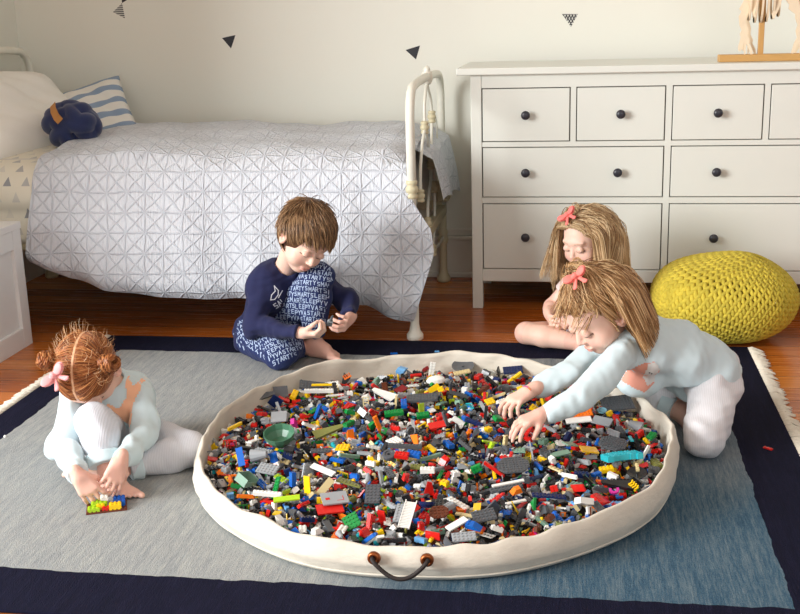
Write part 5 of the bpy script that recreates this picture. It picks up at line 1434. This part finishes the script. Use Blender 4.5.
# something small and grey in the boy's hands
p = aty(330, 322, -.925)
hb = empty('toy_figure', p, 'small dark grey toy build held between the fingers of the boy', 'toy figure'); hb.rotation_euler = (.5, .3, .4)
for nm, g, cc, off in (('body_block', g_brick(2, 2, 3), 'dark grey', (0, 0, -.012)), ('top_block', g_brick(2, 1, 2), 'light grey', (0, 0, .0)), ('nose_cone', g_cone(.006, .02), 'dark grey', (0, 0, .008))):
    v, f = g; o = link(nm, mesh_np(nm, v+V(off), f, False), bmat(cc)); o.parent = hb

def pocket(s, a, b, g): pass

# ================================================================== GIRL WITH HAIR BUNS
M_aqua = lambda nm: fabric(nm, srgb(206, 224, 228), .9, 500, .04, .15)
def rib_mat(nm, col, ax):
    t = NT(nm); o = t.obj(); w = t.new('ShaderNodeTexWave'); w.inputs['Scale'].default_value = 55; w.inputs['Distortion'].default_value = 2.0; w.inputs['Detail'].default_value = 1
    w.bands_direction = ax; t.set(w.inputs['Vector'], o); nz = t.noise(20, o)
    t.color(t.mix(t.math('MULTIPLY_ADD', w.outputs['Fac'], .5, t.math('MULTIPLY', nz, .3)), tuple(q*.86 for q in col), col)); t.rough(.9); t.bump(w.outputs['Fac'], .25, .0015); t.b.inputs['Sheen Weight'].default_value = .1; return t.m
def girl_buns():
    j = dict(head=aty(88, 371, -1.735), neck=aty(108, 382, -1.68), chest=aty(114, 398, -1.655), pel=aty(120, 424, -1.58),
             shR=aty(74, 390, -1.72), elR=aty(63, 448, -1.86), wrR=aty(79, 476, -2.0), shL=aty(139, 388, -1.64), elL=aty(146, 436, -1.77), wrL=aty(120, 461, -1.955),
             hipR=aty(103, 436, -1.63), knR=aty(97, 424, -1.835), anR=atz(108, 474, .055), hipL=aty(132, 434, -1.60), knL=atz(190, 449, .055), anL=atz(128, 468, .040), w=.92, belly=V((0, .015, .01)))
    hs = 1.0; F = V((-.02, -.36, -.93)); A = frame(F, (.03, -.93, .36))
    root = empty('person', (j['pel'][0], j['pel'][1], .008), 'red-haired girl with two hair buns in pale aqua top sitting on the rug', 'person', 'children around the play bag')
    hR = ((j['wrR'], nrm(atz(95, 498, .035)-j['wrR']), V((.35, .3, -.75)), -1), dict(L=.106, curl=(.30, .45, .35), thumb=(.3, .5), spread=.14))
    hL = ((j['wrL'], nrm(atz(107, 497, .035)-j['wrL']), V((-.55, .3, -.6)), -1), dict(L=.106, curl=(.30, .40, .30), thumb=(.3, .5), spread=.12))
    hR[0][0][:] = hR[0][0]
    fR = ((j['anR'], V((.86, -.50, -.06)), V((0, 0, 1)), -1), dict(L=.150))
    fL = ((atz(106, 468, .034), V((-.9, -.15, 0)), V((.1, .8, .5)), -1), dict(L=.14))
    body_mesh(j, A, hs, [(hR[0][:3]+(1,), hR[1]), (hL[0][:3]+(1,), hL[1])], [fR, fL], root, w=.92)
    pts = [j[k] for k in ('neck', 'chest', 'pel', 'shR', 'elR', 'wrR', 'shL', 'elL', 'wrL')]
    lo, hi = bounds(pts, .12); s = SDF(lo, hi, .0028); torso_sdf(s, j, .003)
    for q in 'RL': sleeve(s, j, q, .005, .94, .93)
    s.wrinkle(.015, 62, 13); s.wrinkle(.002, 180, 14)
    nk = nrm(j['head']-j['neck']); s.cone(j['neck']-nk*.012+V((.0, -.01, .012)), j['neck']+nk*.05+V((0, -.02, .03)), .040, .05, .004, 'sub')
    v, f = s.mesh(2); bv = bvh_of(v, f)
    o = aty(128, 408, -1.70); u_ = _r2; w_ = _u2
    k = 1/368
    star = [(133-128, 408-388), (141-128, 408-379), (139-128, 408-392), (134-128, 408-404), (136-128, 408-418), (132-128, 408-427), (124-128, 408-420), (110-128, 408-409), (113-128, 408-403), (122-128, 408-408), (128-128, 408-398), (126-128, 408-378)]
    pr = project_poly(bv, o, u_, w_, -_fw, [(x*k*1.15, y*k*1.12) for x, y in star], .004)
    cloth_with_prints('shirt', v, f, [M_aqua('pale_aqua_jersey'), fabric('peach_applique', srgb(250, 192, 154), .9, 500, .05)], root, [(*pr, 1)])
    pts = [j[k2] for k2 in ('pel', 'hipR', 'knR', 'anR', 'hipL', 'knL', 'anL')]
    lo, hi = bounds(pts, .11); s = SDF(lo, hi, .0028); s.ell(j['pel'], (.092, .078, .075), None, .02)
    for q in 'RL': trouser(s, j, q, .007 if q == 'R' else .004, 1.0 if q == 'R' else .92, .80 if q == 'R' else .97)
    s.wrinkle(.007, 60, 18); s.wrinkle(.0018, 170, 19); s.clip_floor(.0085); v, f = s.mesh(2)
    tr = link('trousers', mesh_np('trousers', v, f), rib_mat('white_ribbed_cotton', srgb(214, 216, 222), 'X'), root)
    # aqua cuffs
    for q, t0, t1, r0 in (('R', .60, .82, .049), ('L', .80, .99, .040)):
        a, b = lerp(j['kn'+q], j['an'+q], t0), lerp(j['kn'+q], j['an'+q], t1); s = SDF(np.minimum(a, b)-.07, np.maximum(a, b)+.07, .0026)
        s.cone(a, b, r0, r0-.006, 0); d = nrm(b-a); s.cut(b, d); s.cut(a, -d); s.clip_floor(.0086); v, f = s.mesh(2)
        link('cuff', mesh_np('cuff', v, f), M_aqua('aqua_cuff_'+q), tr)['label'] = 'pale aqua cuff'
    # hair: parted in the middle, combed to two buns
    c = j['head']; v, f = cap_mesh(c, A, hs, .003, [((0, .066, .028), (0, .92, -.38)), ((0, .0, -.055), (0, .25, -1))])
    me = mesh_np('hair', v, f)
    # the part: a pale line of skin along the middle
    hc = hair_color((104, 54, 22), (160, 92, 46), (206, 142, 86)); part_line = True
    buns = [V((.074, -.018, .066)), V((-.074, -.018, .066))]
    def test(L, d): return ((L[:, 2] > .040) & (L[:, 1] < .080) | ((L[:, 1] < .0) & (L[:, 2] > -.05))) & (np.abs(L[:, 0]) > .0032)
    L, d = scalp_roots(c, A, hs, 4200, test, rad=(.0765, .0945, .0855), seed=4)
    L[:, 0] = np.where(np.random.RandomState(3).rand(len(L)) < .4, np.sign(L[:, 0])*np.maximum(np.abs(L[:, 0])*.45, .0034), L[:, 0])
    sg = np.sign(L[:, 0:1]); B = np.where(sg > 0, buns[0], buns[1]); P = c+(L@A)*hs; D = d@A*.2+np.concatenate([sg, 0*sg, 0*sg], 1)@A
    def flow(Pw, k):
        l = ((Pw-c)@A.T)/hs; t = B-l; dist = np.linalg.norm(t, axis=1, keepdims=True); t = t/(dist+1e-6)
        sl = np.where(dist < .022, .15, 1.0); return (t*sl)@A
    r = np.random.RandomState(9)
    sm = strand_mesh('hair', (P, D), flow, 11, .0085, .00105, hc, ell_push(c, A, hs, 0, rad=(.0765, .0945, .0855)), None, root, seed=6, lay=.002)
    # buns: coils
    for bi, b0 in enumerate(buns):
        bc = c+((b0*1.10)@A)*hs; n_ = nrm((b0-V((0, -.01, .022))))@A; xa = nrm(np.cross(n_, A[1])); ya = np.cross(n_, xa)
        m = r.rand(150, 1)
        cp, NN = [], 150
        ph = r.rand(NN)*6.28; rd = .006+.016*np.sqrt(r.rand(NN)); hh = .004+.024*r.rand(NN); K = 14
        path = np.zeros((K, NN, 3))
        for kk in range(K):
            an = ph+kk*.42; rr_ = rd*(1-.25*((hh-.008)/.022)**2)*(1+.15*np.sin(an*3+ph))
            path[kk] = bc+(np.cos(an)*rr_*1.15)[:, None]*xa+(np.sin(an)*rr_)[:, None]*ya+(hh-.006+.005*np.sin(an*2+ph))[:, None]*n_
        tan = np.gradient(path, axis=0); tan /= np.linalg.norm(tan, axis=2, keepdims=True)
        a = np.cross(tan, n_[None, None]); a /= np.linalg.norm(a, axis=2, keepdims=True)+1e-9; b_ = np.cross(tan, a); rr2 = .0028
        Vv = np.stack([path+rr2*(a*math.cos(2*PI*i/4)+b_*math.sin(2*PI*i/4)) for i in range(4)], 2); idx = np.arange(K*NN*4).reshape(K, NN, 4)
        ff = np.stack([idx[:-1], np.roll(idx, -1, 2)[:-1], np.roll(idx, -1, 2)[1:], idx[1:]], -1).reshape(-1, 4)
        mb = mesh_np('hair_bun', Vv.reshape(-1, 3), ff); cc = hc(r.rand(NN, 1), np.linspace(0, 1, K)[:, None, None], path); vcol(mb, np.repeat(cc[:, :, None], 4, 2).reshape(-1, 3)*.85)
        link('hair_bun', mb, hair_mat(), root)
    # stray wisps standing off the head
    L2, d2 = scalp_roots(c, A, hs, 170, lambda L, d: (L[:, 2] > .03) & (L[:, 1] < .03), rad=(.078, .096, .087), seed=14); P2 = c+(L2@A)*hs
    rdir = r.randn(len(P2), 3)*.9
    wm = strand_mesh('w', (P2, d2@A), lambda Pw, k: (d2@A)*(.55-.12*k)+rdir*.55*math.cos(k*.5)+A[1]*-.3, 7, .0052, .00042, hair_color((190, 130, 80), (226, 180, 130), (244, 214, 176)), lambda p, l: p, None, root, seed=8)
    bm = bmesh.new(); bm.from_mesh(sm); bm.from_mesh(wm); s2 = bpy.data.meshes.new('h'); bm.to_mesh(s2); bm.free()
    hair_join(root, me, s2, (150, 88, 46), (c, A, hs))
    # bow beside the bun
    bp_ = c+((V((.092, .018, .068)))@A)*hs
    make_bow(root, aty(56, 376, -1.85), -_fw*.9+V((-.25, 0, .2)), V((.55, 0, .75)), .058, srgb(238, 158, 158))['label'] = 'pink ribbon bow with a rose'
    return j
JG1 = girl_buns()

# ================================================================== LEANING GIRL
def girl_lean():
    j = dict(head=aty(599, 309, -1.45), neck=aty(618, 332, -1.41), chest=aty(644, 345, -1.38), pel=aty(706, 372, -1.30),
             shR=aty(606, 346, -1.31), elR=aty(566, 372, -1.42), wrR=aty(529, 392, -1.51), shL=aty(620, 358, -1.50), elL=aty(582, 398, -1.62), wrL=aty(541, 415, -1.68),
             hipL=aty(715, 388, -1.34), knL=atz(704, 438, .062), anL=aty(716, 420, -1.28), hipR=aty(700, 378, -1.25), knR=atz(640, 398, .065), anR=atz(680, 412, .045), w=1.0, belly=V((.0, .01, .015)))
    j['anL'][2] = .05
    hs = 1.06; F = V((-.66, -.45, -.56)); A = frame(F, (-.45, -.25, .75))
    root = empty('person', (j['pel'][0], j['pel'][1], .008), 'girl in pale aqua top and white pants leaning into the play bag', 'person', 'children around the play bag')
    hR = ((j['wrR'], nrm(aty(496, 412, -1.575)-j['wrR']), V((.1, .1, -1)), 1), dict(L=.118, curls=[(.30, .55, .4), (.45, .6, .4), (.5, .7, .4), (.55, .7, .4)], thumb=(.1, .5), spread=.16))
    hL = ((j['wrL'], nrm(aty(503, 432, -1.745)-j['wrL']), V((-.1, -.1, -1)), -1), dict(L=.118, curls=[(.22, .5, .35), (.25, .45, .3), (.28, .5, .3), (.35, .5, .4)], thumb=(.2, .4), spread=.18))
    hR = (hR[0][:3]+(-1,), hR[1]); hL = (hL[0][:3]+(1,), hL[1])
    fR = ((j['anR'], V((.25, -.80, -.55)), V((-.85, .1, .4)), 1), dict(L=.155))
    body_mesh(j, A, hs, [hR, hL], [fR], root)
    pts = [j[k] for k in ('neck', 'chest', 'pel', 'shR', 'elR', 'wrR', 'shL', 'elL', 'wrL')]
    lo, hi = bounds(pts, .14); s = SDF(lo, hi, .003); torso_sdf(s, j, .006)
    for q in 'RL': sleeve(s, j, q, .005, 1.0, .95)
    s.ell(lerp(j['chest'], j['pel'], .55)+V((0, -.015, .012)), (.12, .098, .085), None, .03)
    s.ell(aty(641, 380, -1.41), (.062, .055, .052), None, .03)
    s.wrinkle(.017, 55, 23); s.wrinkle(.002, 170, 24)
    nk = nrm(j['head']-j['neck']); s.cone(j['neck']-nk*.0, j['neck']+nk*.06, .040, .048, .004, 'sub')
    ax = nrm(j['pel']-j['chest']); s.cut(j['pel']+ax*.035, ax+V((0, 0, -.9)))
    v, f = s.mesh(2); bv = bvh_of(v, f); k = 1/372; o = aty(644, 378, -1.5); pj = lambda L: [((x-645)*k*1.15, (380-y)*k*1.15) for x, y in L]
    bird = pj([(630, 384), (636, 372), (645, 367), (654, 366), (659, 374), (658, 386), (650, 394), (640, 390)]); head_ = pj([(648, 368), (654, 366), (659, 372), (658, 384), (652, 388), (647, 380)])
    pr = [(*project_poly(bv, o, _r2, _u2, -_fw, bird, .0035), 1), (*project_poly(bv, o, _r2, _u2, -_fw, head_, .0035, .002), 2), (*project_strokes(bv, o, _r2, _u2, -_fw, [(((651-645)*k, (380-375)*k), ((653.5-645)*k, (380-376)*k))], .003, .003), 3)]
    cloth_with_prints('shirt', v, f, [M_aqua('pale_aqua_jersey_b'), fabric('coral_applique', srgb(232, 160, 138), .9, 500, .05), fabric('grey_white_applique', srgb(222, 220, 216), .9, 500, .03), M_black], root, pr)
    pts = [j[k2] for k2 in ('pel', 'hipR', 'knR', 'anR', 'hipL', 'knL', 'anL')]
    lo, hi = bounds(pts, .13); s = SDF(lo, hi, .003); s.ell(j['pel'], (.100, .092, .082), None, .02)
    trouser(s, j, 'L', .008, 1.0, .9); trouser(s, j, 'R', .004, .92, .80)
    s.wrinkle(.009, 55, 28); s.wrinkle(.0018, 170, 29); s.clip_floor(.0085); v, f = s.mesh(2)
    tr = link('trousers', mesh_np('trousers', v, f), rib_mat('white_ribbed_cotton_b', srgb(232, 231, 234), 'X'), root)
    a, b = lerp(j['knR'], j['anR'], .55), lerp(j['knR'], j['anR'], .85); s = SDF(np.minimum(a, b)-.07, np.maximum(a, b)+.07, .0026); s.cone(a, b, .043, .036, 0); d = nrm(b-a); s.cut(b, d); s.cut(a, -d); s.clip_floor(.0086); v, f = s.mesh(2)
    link('cuff', mesh_np('cuff', v, f), M_aqua('aqua_cuff_lean'), tr)['label'] = 'pale aqua cuff'
    # hair gathered by a bow at the crown, falling over the far side of the face and the neck
    c = j['head']; v, f = cap_mesh(c, A, hs, .003, [((0, .022, .030), (0, .90, -.43)), ((0, .0, -.03), (0, .55, -1))])
    me = mesh_np('hair', v, f); hc = hair_color((122, 84, 48), (186, 142, 92), (236, 202, 154))
    tie = c+(V((.012, .012, .112))@A)*hs
    def test(L, d): return ((L[:, 2] > .044) & (L[:, 1] < .078)) | ((L[:, 1] < .006) & (L[:, 2] > -.055)) | ((L[:, 1] < .045) & (L[:, 2] > .022))
    L, d = scalp_roots(c, A, hs, 5000, test, rad=(.077, .095, .086), seed=21); P = c+(L@A)*hs
    fall = nrm(V((.40, -.06, -.86)))
    back = (L[:, 1:2] < -.012)
    def flow(Pw, k):
        to = tie-Pw; dist = np.linalg.norm(to, axis=1, keepdims=True); to = to/(dist+1e-6)
        w = min(1, k/6); l = Pw-c; away = -to
        fb = away*(1-w)*.6+fall*(.45+.55*w)
        return np.where(back, fb, to*np.where(dist < .016, .15, 1))
    push = ell_push(c, A, hs, 0, rad=(.077, .095, .086), more=((j['neck'], .055), (lerp(j['neck'], j['shL'], .6), .05)), guard=lambda L: np.sign(L[:, 0]))
    sm = strand_mesh('hair', (P, d@A), flow, 13, .0098, .0011, hc, push, None, root, seed=22, lay=.005)
    r = np.random.RandomState(31); n = 900; th = r.rand(n)*6.28; P3 = tie+(np.cos(th)[:, None]*A[0]+np.sin(th)[:, None]*A[1])*.012*r.rand(n, 1)
    sp = r.randn(n, 3)*.18
    def flow3(Pw, k): return A[2]*(.5 if k < 2 else 0)-A[1]*(.5 if k < 5 else .1)+V((.25, -.10, -.25 if k < 4 else -.8))+sp*(1-.04*k)
    s3 = strand_mesh('h', (P3, np.tile(A[2], (n, 1))), flow3, 14, .0108, .0011, hc, push, None, root, seed=33, lay=.008)
    # loose wisps by the temple
    Lw, dw = scalp_roots(c, A, hs, 60, lambda L, d: (L[:, 1] > .035) & (L[:, 2] > .035) & (L[:, 1] < .075), rad=(.077, .095, .086), seed=51)
    rw = r.randn(60, 3)*.15
    s4 = strand_mesh('h', (c+(Lw@A)*hs, dw@A), lambda Pw, k: A[1]*.35+V((-.15, -.25, -.8))+rw, 7, .008, .0011, hc, ell_push(c, A, hs, 0, rad=(.079, .097, .088)), None, root, seed=52, lay=.004)
    bm = bmesh.new(); bm.from_mesh(sm); bm.from_mesh(s3); bm.from_mesh(s4); s2 = bpy.data.meshes.new('h'); bm.to_mesh(s2); bm.free()
    hair_join(root, me, s2, (150, 106, 62))
    make_bow(root, aty(577, 277, -1.53), V((-.45, -.75, .5)), V((.75, -.1, .6)), .052, srgb(244, 124, 112))['label'] = 'coral ribbon bow'
    # plaited bracelet
    w = lerp(j['wrR'], j['elR'], -.04); dd = nrm(j['wrR']-j['elR']); xa = nrm(np.cross(dd, (0, 0, 1))); ya = np.cross(dd, xa); m = MB()
    m.tube([w+(xa*math.cos(a)+ya*math.sin(a))*.0195 for a in np.linspace(0, 2*PI, 25)], .0026, 6, cap=False)
    t = NT('woven_bracelet'); n1 = t.new('ShaderNodeTexVoronoi'); n1.inputs['Scale'].default_value = 90; t.set(n1.inputs['Vector'], t.obj()); t.color(t.ramp(t.sep(n1.outputs['Color'])[0], [(0, srgb(230, 120, 40)), (.35, srgb(60, 110, 180)), (.6, srgb(220, 60, 90)), (.9, srgb(230, 200, 80))]))
    m.build('bracelet', t.m, root)['label'] = 'multicoloured plaited bracelet'
    return j
JG2 = girl_lean()
# green piece in her fingers
p = aty(499, 420, -1.63); v, f = g_slope(4, 2, 3); o = link('toy_slope', mesh_np('toy_slope', v, f, False), bmat('green')); o.location = p; o.rotation_euler = (.3, .2, .7)
tag(o, 'green slope brick held in the fingertips of the leaning girl', 'toy brick')
p = atz(104, 499, .036); v, f = g_brick(2, 2, 2); o = link('toy_brick', mesh_np('toy_brick', v, f, False), bmat('white')); o.location = p; o.rotation_euler = (.1, .2, .5)
tag(o, 'white brick between the fingers of the girl with hair buns', 'toy brick')

# ================================================================== GIRL BY THE DRESSER
def girl_back():
    j = dict(head=aty(585, 238, -.42), neck=aty(598, 270, -.38), chest=aty(600, 290, -.36), pel=aty(604, 326, -.30),
             shR=aty(572, 284, -.43), elR=aty(551, 306, -.42), wrR=aty(549, 314, -.52), shL=aty(626, 286, -.37), elL=aty(624, 318, -.46), wrL=aty(580, 322, -.56),
             hipR=aty(588, 334, -.36), knR=atz(526, 333, .060), anR=atz(590, 345, .045), hipL=aty(620, 334, -.36), knL=atz(650, 345, .06), anL=atz(600, 352, .045), w=.98, belly=V((0, .0, 0)))
    hs = .97; F = V((-.55, -.76, -.30)); A = frame(F, (-.15, -.2, .95))
    root = empty('person', (j['pel'][0], j['pel'][1], .0), 'long-haired blonde girl with coral bow sitting cross-legged before the dresser', 'person', 'children around the play bag')
    hR = ((j['wrR'], nrm(aty(553, 324, -.58)-j['wrR']), V((.8, .1, .2)), 1), dict(L=.115, curl=(.7, 1.0, .7), thumb=(.3, .5)))
    hL = ((j['wrL'], nrm(aty(562, 324, -.60)-j['wrL']), V((.1, .6, .4)), 1), dict(L=.115, curl=(.7, 1.0, .7), thumb=(.3, .5)))
    hR = (hR[0][:3]+(-1,), hR[1])
    body_mesh(j, A, hs, [hR, hL], [((j['anR'], V((.8, -.4, 0)), V((0, .6, .8)), 1), dict(L=.15))], root, floor=.008, bare_legs=True)
    pts = [j[k] for k in ('neck', 'chest', 'pel', 'shR', 'elR', 'shL', 'elL')]; lo, hi = bounds(pts, .12); s = SDF(lo, hi, .003); torso_sdf(s, j, .003)
    for q in 'RL':
        e = lerp(j['sh'+q], j['el'+q], .40); s.cone(j['sh'+q], e, .040, .038, .02); d = nrm(j['el'+q]-j['sh'+q]); s.cut(e, d, e+d*.03, .05)
    s.wrinkle(.003, 80, 33); nk = nrm(j['head']-j['neck']); s.cone(j['neck'], j['neck']+nk*.05, .038, .046, .004, 'sub')
    v, f = s.mesh(2); link('shirt', mesh_np('shirt', v, f), fabric('pale_pink_jersey', srgb(222, 200, 194), .9, 500, .04), root)
    pts = [j[k] for k in ('pel', 'hipR', 'knR', 'hipL', 'knL')]; lo, hi = bounds(pts, .11); s = SDF(lo, hi, .003); s.ell(j['pel'], (.10, .085, .08), None, .02)
    for q in 'RL':
        e = lerp(j['hip'+q], j['kn'+q], .50); s.cone(j['hip'+q], e, .068, .062, .02); d = nrm(j['kn'+q]-j['hip'+q]); s.cut(e, d, e+d*.05, .075)
    s.wrinkle(.003, 80, 38); s.clip_floor(.004); v, f = s.mesh(2); link('shorts', mesh_np('shorts', v, f), fabric('white_shorts', srgb(216, 214, 222), .9, 500, .04), root)
    c = j['head']; v, f = cap_mesh(c, A, hs, .003, [((0, .036, .046), (0, .90, -.43)), ((0, .0, -.06), (0, .2, -1))]); me = mesh_np('hair', v, f)
    hc = hair_color((132, 98, 64), (196, 160, 114), (238, 212, 170))
    def test(L, d): return ((L[:, 2] > .060) & (L[:, 1] < .066)) | ((L[:, 1] < -.005) & (L[:, 2] > -.06)) | ((L[:, 1] < .03) & (L[:, 2] > .04))
    L, d = scalp_roots(c, A, hs, 5000, test, rad=(.077, .095, .086), seed=41); P = c+(L@A)*hs
    sg = np.sign(L[:, 0:1]-.012)
    def flow(Pw, k):
        w = min(1, k/6); l = ((Pw-c)@A.T)/hs
        sideways = np.concatenate([sg, -.8+0*sg, 0*sg], 1)@A
        return sideways*(1-w)*.8+V((-.06, -.08, -.95))*(.3+.7*w)+.22*np.sin(Pw[:, [1, 2, 0]]*75+sg*3)*w
    push = ell_push(c, A, hs, 0, rad=(.077, .095, .086), more=((j['neck'], .05), (lerp(j['neck'], j['shR'], .8), .05), (lerp(j['neck'], j['shL'], .7), .045), (j['chest'], .08)), guard=lambda L: np.where(L[:, 0] > .005, 1.0, -1.0))
    sm = strand_mesh('hair', (P, d@A), flow, 20, .0125, .00115, hc, push, None, root, seed=42, lay=.007)
    hair_join(root, me, sm, (160, 122, 78))
    make_bow(root, aty(569, 216, -.47), V((-.6, -.6, .55)), V((.7, -.1, .6)), .056, srgb(244, 120, 112))['label'] = 'coral ribbon bow'
    return j
JG3 = girl_back()

# ================================================================== LIGHT
def area(name, loc, target, sx, sy, power, col):
    l = bpy.data.lights.new(name, 'AREA'); l.shape = 'RECTANGLE'; l.size = sx; l.size_y = sy; l.energy = power; l.color = col
    o = bpy.data.objects.new(name, l); COL.objects.link(o); o.location = loc
    d = Vector(target)-Vector(loc); o.rotation_euler = d.to_track_quat('-Z', 'Y').to_euler(); return o
area('window_light', (-4.9, -4.35, 1.95), (0, -2.0, .8), 2.6, 2.1, 440, (.985, .995, 1.0))
area('rear_fill_light', (1.2, -6.0, 2.3), (-.5, -.8, .3), 2.6, 1.6, 45, (1.0, .99, .97))  # added fill lamp behind the camera, not a window of the room
w = bpy.data.worlds.new('world'); bpy.context.scene.world = w; w.use_nodes = True
w.node_tree.nodes['Background'].inputs[0].default_value = (.95, .97, 1.0, 1); w.node_tree.nodes['Background'].inputs[1].default_value = .44
sc = bpy.context.scene
sc.view_settings.view_transform = 'Standard'; sc.view_settings.look = 'None'; sc.view_settings.exposure = 0.09; sc.view_settings.gamma = 1.0
